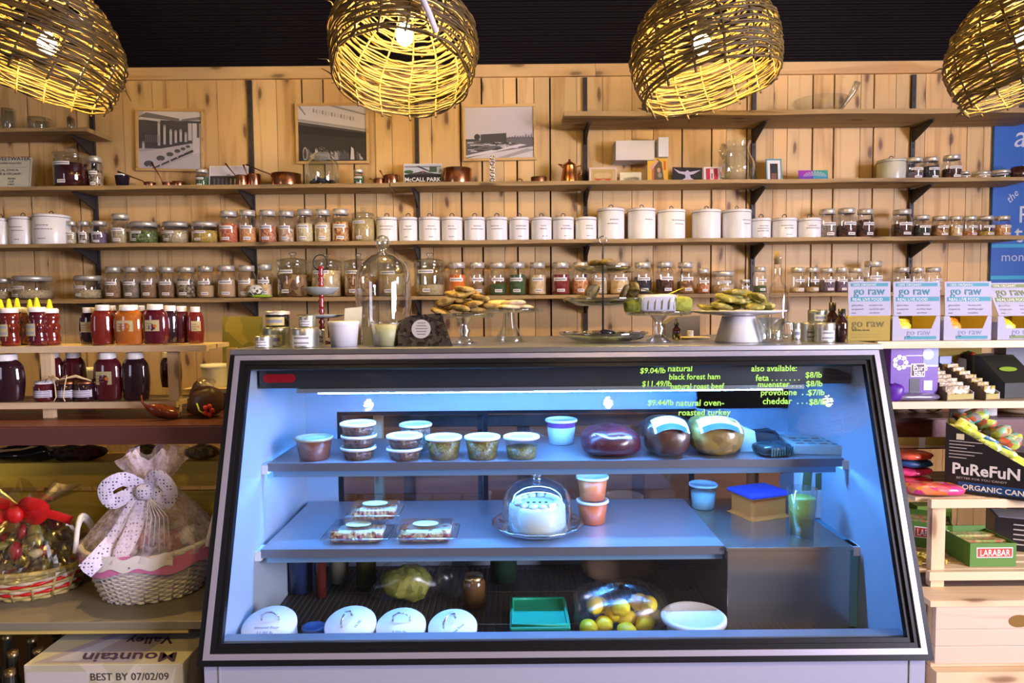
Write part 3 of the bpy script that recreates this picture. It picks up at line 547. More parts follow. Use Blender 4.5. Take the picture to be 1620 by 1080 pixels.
MB().tube([(-.038, 0, .055), (-.06, 0, .045), (-.055, 0, .02), (-.038, 0, .014)], .005, mat('brown_glaze', (.05, .02, .015), .2)).build('handle', t)
# painted ceramic hen / doily ornament on the lower shelf
p = at(404, 466, 3.58); t = thing('ornament', 'white patterned egg shaped ornament on lime green cloth', 'ornament', (p.x, 3.58, ZD))
MB().blob((0, 0, .035), (.042, .032, .034), grain('lace_pattern', (.8, .8, .75), (.02, .02, .02), 70), 0, 18, 12).build('egg', t)
MB().blob((.035, -.01, .008), (.055, .03, .008), mat('lime_cloth', (.35, .6, .03), .7), .2, 14, 6).build('cloth', t)
# blue lettered board on the right wall end
x0, x1, z0, z1 = at(1576, 195, 3.72).x, 3.35, at(1576, 470, 3.72).z, at(1576, 196, 3.72).z
t = thing('menu_board', 'tall bright blue board with white hand lettering at the right edge', 'sign', (x0, 3.73, z0))
MB().box(0, x1-x0, 0, .018, 0, z1-z0, mat('blue_board', (.015, .12, .50), .5)).build('board', t)
mb = MB(); H = z1-z0
for v in (.115, .30): mb.box(0, x1-x0, -.001, 0, H*v-.01, H*v+.01, mat('cyan_band', (.03, .4, .65), .5))
mb.build('stripe', t)
ts = []
for s, px, py, sz, sh in (('a', 1603, 232, .17, .2), ('e', 1616, 275, .12, 0), ('the', 1598, 322, .055, .3), ('P', 1611, 352, .13, 0), ('t,', 1605, 383, .14, 0), ('mon', 1584, 413, .07, 0)):
    q = at(px, py, 3.725); ts.append(text(s, sz, mat('pale_chalk', (.6, .65, .8), .8), loc=(q.x-x0, -.0012, q.z-z0), shear=sh))
ts[2].rotation_euler = (math.pi/2, -.8, 0)
merge(ts, 'lettering', t)
# ================= PENDANT LAMPS =================
WILLOW = wood('willow_twig', (.095, .060, .014), (.04, .025, .010), None, 'x', .55, False, .5)
def wicker(seed):
    random.seed(seed); mb = MB(); N = 64; RM = .228; HH = .37
    def prof(s):      # s 0 = rim, 1 = crown
        z = HH*s; r = RM*(1-.0*s) if s < .05 else RM
        r = RM*(.97+.10*math.sin(min(s, .5)*math.pi*1.1)) if s < .35 else RM*1.06*math.cos((s-.35)/.65*math.pi/2*.93)**.75
        return max(r, .03), z
    nr = 15
    for i in range(N):
        s = (i/(N-1))**.92; s = min(.985, max(0, s+random.uniform(-.008, .008)))
        p1, p2, p3 = [random.random()*6.28 for _ in range(3)]; tilt = random.uniform(-.016, .016); tilt2 = random.uniform(-.012, .012)
        if random.random() < .16: continue
        pts = []; n = 50
        rr, zz = prof(s)
        for k in range(n):
            a = 6.2832*k/n; ss = min(.99, max(0, s+tilt*math.sin(a+p1)*2+tilt2*math.sin(2*a+p2))); r, z = prof(ss)
            r += .006*math.sin(nr*a/2*1.0+(i % 2)*math.pi)+.004*math.sin(3*a+p3)
            pts.append((r*math.cos(a), r*math.sin(a), z+.003*math.sin(7*a+p2)))
        mb.tube(pts, random.uniform(.0026, .0044), WILLOW, 5, True)
    for i in range(34):       # loose slanting twigs
        a0 = random.random()*6.28; s0 = random.uniform(0, .8); da = random.uniform(.8, 2.2)*random.choice((-1, 1)); ds = random.uniform(-.12, .16)
        pts = []
        for k in range(12):
            u = k/11; r, z = prof(min(.97, max(0, s0+ds*u))); pts.append(((r+.006)*math.cos(a0+da*u), (r+.006)*math.sin(a0+da*u), z+.006*math.sin(9*u)))
        mb.tube(pts, random.uniform(.0025, .004), WILLOW, 5)
    for i in range(nr):
        a = 6.2832*i/nr+random.uniform(-.06, .06); pts = []
        for k in range(15):
            s = -.03+k/14*1.01; r, z = prof(max(0, min(.99, s))); pts.append(((r-.001)*math.cos(a+.05*math.sin(5*s)), (r-.001)*math.sin(a+.05*math.sin(5*s)), z if s > 0 else HH*s))
        mb.tube(pts, .0042, WILLOW, 5)
    for i in range(7):        # stray ends
        a = random.random()*6.28; s = random.uniform(0, .6); r, z = prof(s)
        mb.tube([(r*math.cos(a), r*math.sin(a), z), ((r+.02)*math.cos(a+.08), (r+.02)*math.sin(a+.08), z+.01), ((r+.045)*math.cos(a+.12), (r+.045)*math.sin(a+.12), z+random.uniform(-.02, .03))], [.003, .0025, .001], WILLOW, 5)
    return mb
BULBM = mat('warm_bulb_glow', (1, .9, .7), .3, emit=(1.0, .64, .18), es=BULB_E)
def lamp(px, py, Y, tx, ty, rz, label, seed, dz=.17, strap=False, loc=None):
    """px, py: where the bulb shows; the shade hangs round it, tilted"""
    b = loc or at(px, py, Y)
    t = thing('pendant_lamp', label, 'lamp', b, (0, 0, 0), 'wicker basket pendant lamps')
    Rm = Matrix.Rotation(ty, 4, 'Y') @ Matrix.Rotation(tx, 4, 'X') @ Matrix.Rotation(rz, 4, 'Z')
    sh = wicker(seed).xf(Rm @ Matrix.Translation((0, 0, -dz))).build('wicker_shade', t)
    mb = MB(); mb.lathe([(.0005, -.036), (.012, -.033), (.024, -.022), (.030, -.004), (.027, .014), (.016, .03), (.013, .04)], BULBM, seg=20); mb.build('bulb', t)
    MB().cyl(.017, .036, .085, BLACK, seg=14).build('socket', t)
    MB().tube([(0, 0, .085), (.003, 0, .5), (0, 0, 3.318-b.z)], .0035, BLACK, 6).build('cord', t)
    if strap:
        MB().tube([(.02, -.04, .40), (.05, -.19, .19), (.075, -.262, .08), (.090, -.278, .01), (.115, -.275, -.045), (.135, -.262, -.095)], [.008, .008, .009, .010, .010, .009], mat('white_strap', (.6, .58, .66), .7), 6).build('strap', t)
    return t
lamp(75, 70, 2.42, math.radians(-6), math.radians(15), .4, 'wicker basket pendant lamp at the left edge, tilted down to the right', 11, .15)
lamp(640, 55, 2.36, math.radians(-21), math.radians(1), 1.2, 'wicker basket pendant lamp left of centre showing its open inside and white strap', 12, .17, True)
lamp(1110, 70, 2.36, math.radians(-7), math.radians(-11), 2.5, 'wicker basket pendant lamp right of centre, tilted down to the left', 13, .16)
lamp(1622, 60, 2.36, math.radians(-6), math.radians(-14), 3.9, 'wicker basket pendant lamp cut by the right picture edge', 14, .17)
for k, X in enumerate((-.95, .63, 2.08)):
    lamp(0, 0, 0, 0, .05, k, 'wicker basket pendant lamp overhead, seen only as glow in the case glass: %s' % ('left', 'middle', 'right')[k], 20+k, .15, loc=Vector((X, -.12, 2.3)))

# ================= REFRIGERATED DISPLAY CASE =================
CX0, CX1 = -.852, 1.122; ZT = 1.243; YT, ZTF = 2.07, 1.236; YB, ZB_ = 1.785, .408
case = thing('display_case', 'long refrigerated deli case with slanted glass front in black and silver frame', 'display case', ((CX0+CX1)/2, 2.3, 0))
ox, oy = (CX0+CX1)/2, 2.3
def cpart(mb, name, parent=case, **k):
    mb.xf(Matrix.Translation((-ox, -oy, 0))); return mb.build(name, parent, **k)
CASEW = mat('case_white_paint', (.33, .35, .47), .5); INNER = mat('white_liner', (.36, .44, .52), .5)
cpart(MB().box(CX0+.01, CX1-.01, 1.80, 2.74, .08, .328, CASEW).box(CX0+.01, CX1-.01, 1.80, 1.834, .328, .40, CASEW).box(CX0+.05, CX0+.054, 1.797, 1.80, .08, .40, GREY).box(CX1-.054, CX1-.05, 1.797, 1.80, .08, .40, GREY).box(CX0+.03, CX1-.03, 1.85, 2.7, 0, .08, BLACK), 'base_cabinet')
side = [(1.80, .402), (1.836, .402), (1.836, .33), (2.74, .33), (2.74, 1.225), (2.075, 1.225)]
cpart(MB().prism(side, 'x', CX0+.004, CX0+.022, CASEW).prism([(y, z) for y, z in side], 'x', CX0+.022, CX0+.040, INNER), 'side_panel')
cpart(MB().prism(side, 'x', CX1-.022, CX1-.004, CASEW).prism(side, 'x', CX1-.040, CX1-.022, INNER), 'side_panel')
cpart(MB().box(CX0, CX1, 2.055, 2.76, 1.225, ZT, STEEL), 'countertop', bevel=.003)
# slanted frame in its own plane
sl = Vector((0, YT-YB, ZTF-ZB_)); Ls = sl.length; sl.normalize(); nrm = Vector((0, -sl.z, sl.y))
def SP(x, s, d=0): return Vector((x, YB, ZB_))+sl*s+nrm*d
def sbox(mb, x0, x1, s0, s1, d0, d1, m):
    v = [SP(x, s, d) for d in (d0, d1) for s in (s0, s1) for x in (x0, x1)]
    return mb.add(v, [(0, 1, 3, 2), (4, 6, 7, 5), (0, 4, 5, 1), (2, 3, 7, 6), (0, 2, 6, 4), (1, 5, 7, 3)], m)
def ring(mb, i0, i1, d0, d1, m):
    a0, b0, a1, b1 = CX0+i0, CX1-i0, CX0+i1, CX1-i1
    sbox(mb, a0, b0, i0, i1, d0, d1, m); sbox(mb, a0, b0, Ls-i1, Ls-i0, d0, d1, m); sbox(mb, a0, a1, i1, Ls-i1, d0, d1, m); sbox(mb, b1, b0, i1, Ls-i1, d0, d1, m); return mb
FB = mat('black_frame', (.006, .006, .008), .35, spec=.25)
cpart(ring(MB(), 0, .016, -.02, .008, FB), 'outer_frame'); cpart(ring(MB(), .016, .031, -.02, .012, mat('silver_trim', (.40, .39, .48), .35, .5)), 'silver_trim')
cpart(ring(ring(MB(), .031, .044, -.02, .006, FB), .044, .056, -.022, -.002, FB), 'inner_gasket')
pane = MB(); pane.quad(SP(CX0+.06, .06, -.012), SP(CX1-.06, .06, -.012), SP(CX1-.06, Ls-.06, -.012), SP(CX0+.06, Ls-.06, -.012), glass('case_front_glass', (.97, .99, 1), .035, .6, .0)); pane = cpart(pane, 'front_glass')
# price lettering on the glass
NEON = mat('neon_marker', (.42, .95, .08), .6)
ang = math.atan2(sl.z, sl.y)
def glass_text(s, px, py, size, sx=1.):
    # point of the pane under the pixel
    lo, hi = YB, YT
    for _ in range(30):
        mid = (lo+hi)/2; p = at(px, py, mid); zg = ZB_+(mid-YB)/(YT-YB)*(ZTF-ZB_)
        if p.z > zg: lo = mid
        else: hi = mid
    p = at(px, py, lo); q = p+nrm*-.0105
    return text(s, size, NEON, loc=(q.x-ox, q.y-oy, q.z), rot=(ang, 0, 0), sx=sx, shear=.15, bold=.0003)
tx = [glass_text(*a) for a in (('$9.04/lb', 1013, 589, .024), ('natural', 1057, 586, .027), ('black forest ham', 1059, 599, .025, .93), ('$11.49/lb', 1016, 610, .024), ('natural roast beef', 1062, 614, .024, .93),
      ('$9.44/lb', 1025, 640, .024), ('natural oven-', 1070, 641, .027), ('roasted turkey', 1074, 656, .026), ('also available:', 1190, 586, .027, .95), ('feta . . . . . . .', 1197, 601, .027), ('$8/lb', 1276, 596, .025), ('muenster . . .', 1200, 611, .025), ('$8/lb', 1277, 610, .025),
      ('provolone  . . .', 1205, 624, .026), ('$7/lb', 1280, 624, .025), ('cheddar  . . .', 1208, 638, .027), ('$8/lb', 1282, 639, .025))]
for a_, b_, l_ in ((0, 5, 'green handwritten ham and roast beef prices'), (5, 8, 'green handwritten turkey price'), (8, 17, 'green handwritten cheese price list')): tag(merge(tx[a_:b_], 'price_writing', pane), l_)
# header, lamp, shelves
cpart(MB().box(CX0+.05, CX1-.05, 2.17, 2.72, 1.112, 1.20, mat('dark_steel_header', (.07, .08, .09), .3, .7)).box(CX0+.05, CX1-.05, 2.155, 2.17, 1.112, 1.19, mat('dark_steel_header', (.07, .08, .09), .3, .7)), 'header')
p0, p1 = at(416, 595, 2.15), at(467, 595, 2.15)
tagm = cpart(MB().prism([(p0.x, 1.14), (p0.x+.008, 1.131), (p1.x-.008, 1.131), (p1.x, 1.14), (p1.x, 1.150), (p1.x-.008, 1.158), (p0.x+.008, 1.158), (p0.x, 1.150)], 'y', 2.150, 2.1545, mat('red_tag', (.35, .005, .01), .3)), 'red_tag')
cpart(MB().box(-.68, .92, 2.14, 2.20, 1.098, 1.111, mat('lamp_housing', (.3, .35, .4), .3, .6)), 'lamp_fitting')
TUBE = mat('cool_tube_glow', (.7, .85, 1), .3, emit=(.10, .36, 1.0), es=TUBE_E); STRIPM = mat('cool_strip_glow', (.7, .85, 1), .3, emit=(.10, .36, 1.0), es=TUBE_E*.38)
cpart(MB().tube([(-.62, 2.170, 1.098), (.86, 2.170, 1.098)], .007, TUBE, 12), 'light_tube')
SHS = mat('case_shelf_steel', (.50, .54, .60), .33, .75)
for nm, z, y0, y1, lx in (('upper', .866, 2.18, 2.58, .04), ('lower', .612, 2.10, 2.62, .03)):
    s = cpart(MB().box(CX0+.06, CX1-.055 if nm == 'upper' else .66, y0, y1, z-.004, z, SHS).box(CX0+.06, CX1-.055 if nm == 'upper' else .66, y0-.003, y0, z-.026, z, mat('shelf_lip_steel', (.22, .23, .26), .35, .6)).box(CX0+.07, CX1-.07 if nm == 'upper' else .66, y0+.02, y0+.03, z-.05, z-.03, mat('price_rail', (.2, .35, .5), .3, .4)), 'shelf')
    if nm == 'upper': MB().tube([(CX0+.09-ox, y0-oy+.045, z-.020), ((CX1-.09 if nm == 'upper' else .64)-ox, y0-oy+.045, z-.020)], .005, STRIPM, 8).build('light_strip', s)
    for xx in (CX0+.041, CX1-.060): MB().box(xx-ox, xx-ox+.02, y0-oy-.005, y0-oy+.06, z-.035, z-.006, PLWHITE).build('bracket', s)
cpart(MB().box(CX0+.04, CX1-.04, 1.84, 2.74, .329, .338, mat('dark_deck_pan', (.05, .05, .055), .5)).box(CX0+.04, CX1-.04, 1.835, 1.875, .338, .452, mat('front_sill', (.28, .34, .40), .35, .5)), 'deck')
mb = MB()
for k in range(96):
    xx = CX0+.06+k*.0192; mb.tube([(xx, 1.885, .345), (xx, 2.62, .345)], .0017, mat('wire_grill', (.16, .15, .14), .4, .6), 4)
for yy in (1.89, 2.15, 2.4, 2.61): mb.tube([(CX0+.05, yy, .342), (CX1-.05, yy, .342)], .0025, mat('wire_grill', (.16, .15, .14), .4, .6), 4)
cpart(mb, 'wire_grill')
EV = mat('evaporator_steel', (.50, .42, .32), .2, .85)
cpart(MB().box(.665, CX1-.075, 2.085, 2.62, .348, .600, EV).box(.66, CX1-.07, 2.08, 2.62, .600, .612, EV).box(CX1-.075, CX1-.041, 2.10, 2.62, .348, .606, mat('teal_liner', (.10, .35, .45), .3)), 'steel_housing', bevel=.002)
cpart(MB().box(CX0+.04, CX0+.16, 2.66, 2.72, .339, 1.20, INNER).box(CX1-.40, CX1-.04, 2.66, 2.72, .70, 1.20, INNER).box(CX0+.16, CX1-.40, 2.66, 2.72, .339, .37, INNER).box(CX0+.16, CX1-.04, 2.66, 2.72, .957, 1.20, INNER), 'rear_frame')
RG = glass('rear_door_glass', (.80, .86, .9), .10, .6, .0)
for a, b, yy in ((CX0+.16, -.10, 2.675), (-.14, CX1-.40, 2.695)):
    d = MB().quad((a, yy, .38), (b, yy, .38), (b, yy, .955), (a, yy, .955), RG)
    for c, e, f, g2 in ((a, a+.018, .38, .955), (b-.018, b, .38, .955), (a+.018, b-.018, .38, .395), (a+.018, b-.018, .94, .955)): d.box(c, e, yy-.006, yy+.008, f, g2, mat('dark_door_rail', (.012, .012, .015), .8, spec=.2))
    cpart(d, 'rear_door')
# ---- behind the case: work counter against the wall ----
wc = thing('back_counter', 'brown wooden work counter behind the deli case under the wall shelves', 'counter', (.2, 3.4, 0))
BW = wood('back_counter_wood', (.22, .11, .055), (.13, .06, .03), None, 'x', .5, False, .1)
MB().box(-1.3, 1.5, -.25, .345, .86, .90, BW).build('worktop', wc)
MB().box(-1.28, 1.48, -.20, .34, 0, .86, wood('back_cabinet_wood', (.10, .055, .035), (.05, .03, .02), None, 'z', .5, False, .2)).build('cabinet', wc)
for k in range(5): MB().box(-1.2+.54*k, -.72+.54*k, -.218, -.20, .1, .8, BW).build('door', wc)
pp = at(600, 700, 2.85); tag(MB().box(-.018, .018, -.02, .02, 0, 1.15, PINEZ).build('wooden_post', loc=(pp.x, 2.84, 0)), 'slim orange brown wooden post seen through the case rear glass', 'post')
def simple(name, label, cat, mb, loc, rot=(0, 0, 0), group=None): return tag(mb.build(name, loc=loc, rot=rot), label, cat, group)
t = thing('carton', 'tan carton with an orange disc behind the case glass', 'box', (at(1042, 780, 3.0).x, 3.2, .9))
MB().box(-.05, .05, -.04, .04, 0, .28, mat('tan_carton', (.55, .38, .22), .7)).build('body', t); MB().lathe([(.001, 0), (.035, 0)], mat('orange_disc', (.8, .38, .02), .6), seg=20).xf(Matrix.Translation((.0, -.041, .2)) @ Matrix.Rotation(math.pi/2, 4, 'X')).build('printed_disc', t)
simple('crate', 'brown wooden crate on the back counter left of the carton', 'crate', MB().box(-.25, .25, -.1, .1, 0, .12, BW), (.02, 3.25, .9))
for k, (X, h, c) in enumerate(((-.33, .2, 'bottle_brown'), (-.24, .16, 'bottle_teal'), (.32, .14, 'bottle_dark'))):
    simple('bottle', 'small %s bottle on the back counter, %s' % (('brown', 'teal', 'dark')[k], ('furthest left', 'second from left', 'right of the crate')[k]), 'bottle', MB().lathe([(.001, 0), (.03, 0), (.03, h*.6), (.012, h*.8), (.012, h), (.001, h)], mat(c, ((.1, .04, .02), (.02, .1, .12), (.02, .02, .02))[k], .15), seg=16), (X, 3.28, .9))

# ================= FOOD IN THE CASE =================
FOIL = glass('cling_film', (.95, .96, .97), .04, .34, .26); CLEARP = glass('clear_plastic', (.97, .98, .98), .07, .5, .1)
PLID = mat('frosted_lid', (.72, .74, .76), .35); TUBW = mat('frosted_tub', (.62, .68, .70), .3)
def tub(px, wpx, z, Y, h, fill, label, group=None, lab=True, full=.95, lid=PLID, x=None, cat='tub', name='deli_tub'):
    X = at(px, 700, Y).x if x is None else x; r = wpx/2*Y/F
    t = thing(name, label, cat, (X, Y, z), (0, 0, random.uniform(-.4, .4)), group)
    zf = h*full-.004
    MB().lathe([(.001, .002), (r*.74, .001), (r*.76, .003), (r*(.76+.17*zf/h), zf), (.001, zf)], fill, seg=28).build('contents', t)
    MB().lathe([(.001, .0005), (r*.76, 0), (r*.95, h-.006)], CLEARP, seg=28).build('container', t)
    l = MB().lathe([(r*.955, h-.008), (r*1.0, h-.007), (r*1.0, h), (r*.93, h+.002), (r*.90, h-.002), (.001, h-.002)], lid, seg=32).build('lid', t)
    if lab: MB().lathe([(r*.62, h-.0012), (.001, h-.001)], mat('pale_green_label', (.50, .62, .28), .7), seg=24, sx=1, sy=.8).build('label', l)
    return t
OLV = grain('fill_olive_salad', (.24, .19, .012), (.10, .085, .008), 160, .5, (.36, .28, .05), .3); SALSA = grain('fill_salsa', (.28, .08, .03), (.15, .05, .03), 150, .5, (.35, .15, .05), .3); ORS = mat('orange_soup', (.95, .22, .04), .35); BRN = mat('brown_soup', (.26, .09, .05), .35); BEANS = grain('fill_bean_salad', (.06, .03, .02), (.25, .1, .05), 120, .5, (.3, .28, .2), .3)
ZS1, ZS2, ZS3 = .8665, .6125, .3475
tub(497, 60, ZS1, 2.245, .072, BRN, 'brown soup tub, leftmost on the upper case shelf', 'deli tubs', lid=mat('amber_lid', (.42, .40, .28), .3), lab=True)
for k in range(3): tub(567+k % 2, 57, ZS1+k*.040, 2.25, .038, BEANS, '%s of three stacked bean salad tubs on the upper case shelf' % ('bottom', 'middle', 'top')[k], 'deli tubs', lab=k == 2)
for k in range(2): tub(640, 58, ZS1+k*.040, 2.235, .038, BEANS, '%s of two stacked dark salad tubs left of the green ones' % ('lower', 'upper')[k], 'deli tubs', lab=k == 1)
tub(658, 52, ZS1, 2.37, .092, BEANS, 'pale lidded tub standing half behind the two stacked tubs', 'deli tubs')
tub(702, 59, ZS1, 2.235, .072, OLV, 'left olive green salad tub of three on the upper case shelf', 'deli tubs')
tub(763, 58, ZS1, 2.235, .072, OLV, 'middle olive green salad tub of three on the upper case shelf', 'deli tubs')
tub(825, 58, ZS1, 2.235, .072, OLV, 'right olive green salad tub, only half full, of three', 'deli tubs', full=.55)
t = tub(888, 51, ZS1, 2.46, .088, mat('white_yoghurt', (.72, .74, .78), .5), 'white yoghurt tub with purple band further back on the upper case shelf', 'deli tubs', lab=False, full=.75)
MB().lathe([(.0505, .062), (.0525, .080)], mat('purple_band', (.25, .05, .25), .5), seg=28).build('fruit_layer', t)
def meat(px, py, wx, hz, Y, m, label, lab=True, dark=None, yr=.09):
    X = at(px, py, Y).x; t = thing('wrapped_meat', label, 'meat', (X, Y, ZS1), (0, 0, random.uniform(-.1, .1)))
    MB().blob((0, 0, hz/2), (wx/2, yr, hz/2), m, .13, 26, 16, .72).build('meat', t)
    MB().blob((0, 0, hz/2+.001), (wx/2*1.06, yr*1.06, hz/2*1.01), FOIL, .22, 26, 16, .75).build('plastic_wrap', t)
    if lab:
        n0 = MB(); n0.grid(lambda u, v: ((u-.5)*wx*.75, -yr*.9+v*yr*.9-.02, hz*.55+hz*.47*math.sin(math.pi*(.16+.32*v))+.004-(u-.5)**2*.06), 8, 6, PAPER); n0.grid(lambda u, v: ((u-.5)*wx*.66, -yr*.905+v*yr*.28-.022, hz*.55+hz*.47*math.sin(math.pi*(.16+.1*v))+.006-(u-.5)**2*.06), 8, 3, mat('navy_print', (.02, .05, .2), .5)); n0.build('label', t)
    return t
meat(965, 700, .185, .095, 2.27, mat('dark_red_beef', (.08, .008, .015), .35), 'dark red beef joint in clear plastic wrap', False)
meat(1053, 700, .150, .125, 2.27, mat('smoked_ham', (.09, .03, .015), .35, coat=.2), 'dark smoked ham with white and blue top label')
meat(1130, 700, .178, .122, 2.28, grain('turkey_skin', (.42, .28, .05), (.25, .16, .03), 40, .35, None, .5), 'olive golden turkey breast with white and blue top label')
t = thing('cheese_pack', 'black plastic wrapped cheese block at the right of the upper case shelf', 'package', (at(1222, 700, 2.24).x, 2.24, ZS1), (0, 0, .3))
BP = mat('black_plastic_film', (.02, .04, .05), .25, coat=.5); MB().blob((0, 0, .022), (.062, .045, .022), BP, .12, 16, 10, .6).build('wrap', t); mb = MB()
for k in range(9): mb.box(-.04+k*.01, -.035+k*.01, -.0475, -.046, .006, .034, mat('teal_stripe', (.05, .2, .25), .5))
mb.build('ribs', t)
simple('cheese_pack', 'second dark wrapped package lying behind the ribbed black one', 'package', MB().blob((0, 0, .03), (.07, .04, .03), BP, .15, 14, 8, .6), (at(1200, 700, 2.36).x, 2.37, ZS1))
simple('cheese_wedge', 'pale green wedge between turkey breast and black packages', 'cheese', MB().prism([(-.03, 0), (.03, 0), (.02, .07), (-.03, .085)], 'y', -.04, .04, mat('pale_cheese', (.55, .68, .55), .4)), (at(1183, 700, 2.30).x, 2.33, ZS1))
t = thing('flat_box', 'flat pale box with small red and teal print, far right upper case shelf', 'box', (at(1290, 700, 2.30).x, 2.32, ZS1), (0, 0, -.12))
MB().box(-.085, .085, -.09, .10, 0, .030, mat('pale_box_card', (.42, .50, .46), .5)).build('body', t, bevel=.002)
mb = MB()
for a in range(4):
    for b in range(3): mb.box(-.07+a*.038, -.045+a*.038, -.06+b*.045, -.045+b*.045, .0301, .0306, mat('teal_stripe', (.05, .2, .25), .5) if (a+b) % 2 else mat('brick_print', (.25, .06, .04), .5))
mb.build('print', t)
# clamshell pastries
def clam(px, Y, label, w=.20, d=.13, z=ZS2, rz=0):
    t = thing('pastry_clamshell', label, 'pastry box', (at(px, 820, Y).x, Y, z), (0, 0, rz), 'clear pastry clamshells on the lower case shelf')
    mb = MB(); pf = [grain('crumb_topping', (.45, .25, .08), (.6, .42, .18), 120, .7, (.2, .05, .03)), mat('icing', (.75, .72, .62), .5), mat('berry_filling', (.28, .04, .03), .4)]
    mb.blob((0, 0, .018), (w*.42, d*.4, .016), pf[0], .05, 20, 8, .35)
    mb.blob((.01, 0, .030), (w*.37, d*.34, .007), pf[1], .05, 20, 8, .35)
    for k in range(8): mb.blob((random.uniform(-w*.35, w*.35), random.uniform(-d*.33, d*.3), .033), (.014, .011, .005), pf[random.choice((0, 2, 0))], .2, 8, 5)
    for k in range(6): mb.blob((-w*.36+k*w*.145, -d*.38, .018), (.012, .006, .012), pf[2 if k % 2 else 0], .1, 8, 5)
    mb.build('pastry', t)
    mb = MB()
    for z0, z1, a, b in ((0, .022, .94, 1.), (.022, .048, 1., .86)):
        for (x0, y0, x1, y1) in ((-1, -1, 1, -1), (1, -1, 1, 1), (1, 1, -1, 1), (-1, 1, -1, -1)):
            n = 22
            mb.grid(lambda u, v: (((x0+(x1-x0)*u)*w/2*(a+(b-a)*v)+(.0012*((int(u*n)) % 2) if x0 == x1 else 0)), ((y0+(y1-y0)*u)*d/2*(a+(b-a)*v)+(.002*((int(u*n+.5)) % 2) if y0 == y1 else 0)), z0+(z1-z0)*v), n, 1, CLEARP, False)
    mb.box(-w*.43, w*.43, -d*.43, d*.43, .0475, .0482, CLEARP)
    mb.tube([(-w*.53, -d*.53, .022), (w*.53, -d*.53, .022), (w*.53, d*.53, .022), (-w*.53, d*.53, .022)], .003, glass('clear_rim', (.97, .98, 1), .3, .9, .1), 6, True); mb.build('clear_shell', t)
    MB().lathe([(.038, .0500), (.001, .0502)], mat('oval_sticker', (.70, .68, .40), .6), seg=24, sx=1.1, sy=.75).build('sticker', t)
    return t
clam(567, 2.19, 'clear clamshell of pastry with oval sticker, front left one'); clam(673, 2.19, 'clear clamshell of pastry with oval sticker, right one of the front pair'); clam(594, 2.245, 'clear clamshell of pastry resting on top, behind the front left one', .165, .10, ZS2+.052)
# cake on a glass pedestal under a dome
cx, cyy = at(850, 830, 2.24).x, 2.25
t = thing('cake_stand', 'scalloped cut glass plate under the white frosted cake', 'cake stand', (cx, cyy, ZS2))
CUT = glass('cut_glass', (.93, .97, 1), .25, .9, .05)
MB().lathe([(.001, .010), (.09, .011), (.135, .020), (.150, .034), (.146, .036), (.128, .024), (.001, .014)], CUT, seg=64, fn=lambda a, z: 1+.035*abs(math.sin(8*a)) if z > .015 else 1).build('plate', t)
MB().lathe([(.001, .0), (.06, .0), (.05, .006), (.03, .010)], CUT, seg=32).build('foot', t)
t = thing('frosted_cake', 'round white frosted cake with icing ribs under the glass dome', 'cake', (cx, cyy, ZS2+.0145))
ICE = mat('white_frosting', (.80, .88, .84), .55)
MB().lathe([(.001, 0), (.094, 0), (.096, .01), (.093, .075), (.086, .083), (.001, .085)], ICE, seg=72, fn=lambda a, z: 1+.012*abs(math.sin(14*a+z*30))).build('cake', t)
mb = MB()
for k in range(14): a = 6.283*k/14; mb.blob((.07*math.cos(a), .07*math.sin(a), .088), (.016, .016, .010), ICE, .2, 8, 6)
for k in range(4): mb.blob((-.03+.02*k, -.01, .0865), (.006, .004, .003), mat('nut_piece', (.1, .09, .05), .6), .2, 6, 4)
mb.build('icing_swirls', t)
t = thing('cake_dome', 'clear glass dome with knob over the white frosted cake', 'glass dome', (cx, cyy, ZS2+.0245))
MB().lathe([(.113, 0), (.115, .05), (.113, .09), (.10, .118), (.075, .138), (.04, .150), (.018, .154)], GLB, seg=40).build('dome', t)
MB().lathe([(.016, .154), (.012, .162), (.022, .172), (.024, .182), (.015, .19), (.001, .192)], CUT, seg=20).build('knob', t)
for k in range(2): tub(937, 52, ZS2+k*.083, 2.34, .080, ORS, '%s of two stacked orange soup tubs right of the cake' % ('lower', 'upper')[k], 'deli tubs', lab=False, lid=PLWHITE)
tub(1113, 45, ZS2, 2.50, .09, mat('mint_white', (.60, .78, .70), .5), 'pale mint white tub standing alone right of the cake', 'deli tubs', lab=False, full=.7)
t = thing('storage_box', 'square plastic box of orange food with bright blue lid', 'box', (at(1200, 780, 2.42).x, 2.42, ZS2), (0, 0, .35))
MB().prism([(-.075, -.06), (.075, -.06), (.075, .06), (-.075, .06)], 'z', 0, .075, mat('orange_food', (.9, .24, .03), .4)).build('body', t, bevel=.01); MB().box(-.085, .085, -.07, .07, .075, .09, mat('bright_blue_lid', (.05, .07, .55), .35)).build('lid', t, bevel=.006)
t = thing('drink_jar', 'clear jar of yellow green limeade standing on the steel housing', 'jar', (at(1268, 840, 2.19).x, 2.19, ZS2))
MB().lathe([(.001, .003), (.033, .003), (.042, .125), (.001, .125)], mat('limeade', (.42, .48, .08), .25), seg=24).build('drink', t); MB().lathe([(.001, .001), (.036, 0), (.047, .155), (.045, .155)], GLB, seg=28).build('glass_body', t)
t = thing('printed_packet', 'upright packet with dark leaf print behind the limeade jar', 'package', (at(1285, 770, 2.36).x, 2.38, ZS2), (0, 0, .2))
MB().box(-.05, .05, -.02, .02, 0, .17, mat('packet_white', (.6, .6, .58), .5)).build('body', t); MB().prism([(-.045, .10), (-.01, .10), (-.005, .165), (-.04, .165)], 'y', -.0215, -.0202, mat('dark_leaf_print', (.12, .10, .03), .6)).prism([(.008, .10), (.042, .10), (.042, .16), (.008, .16)], 'y', -.0215, -.0202, mat('dark_leaf_print', (.12, .10, .03), .6)).build('leaf_print', t)
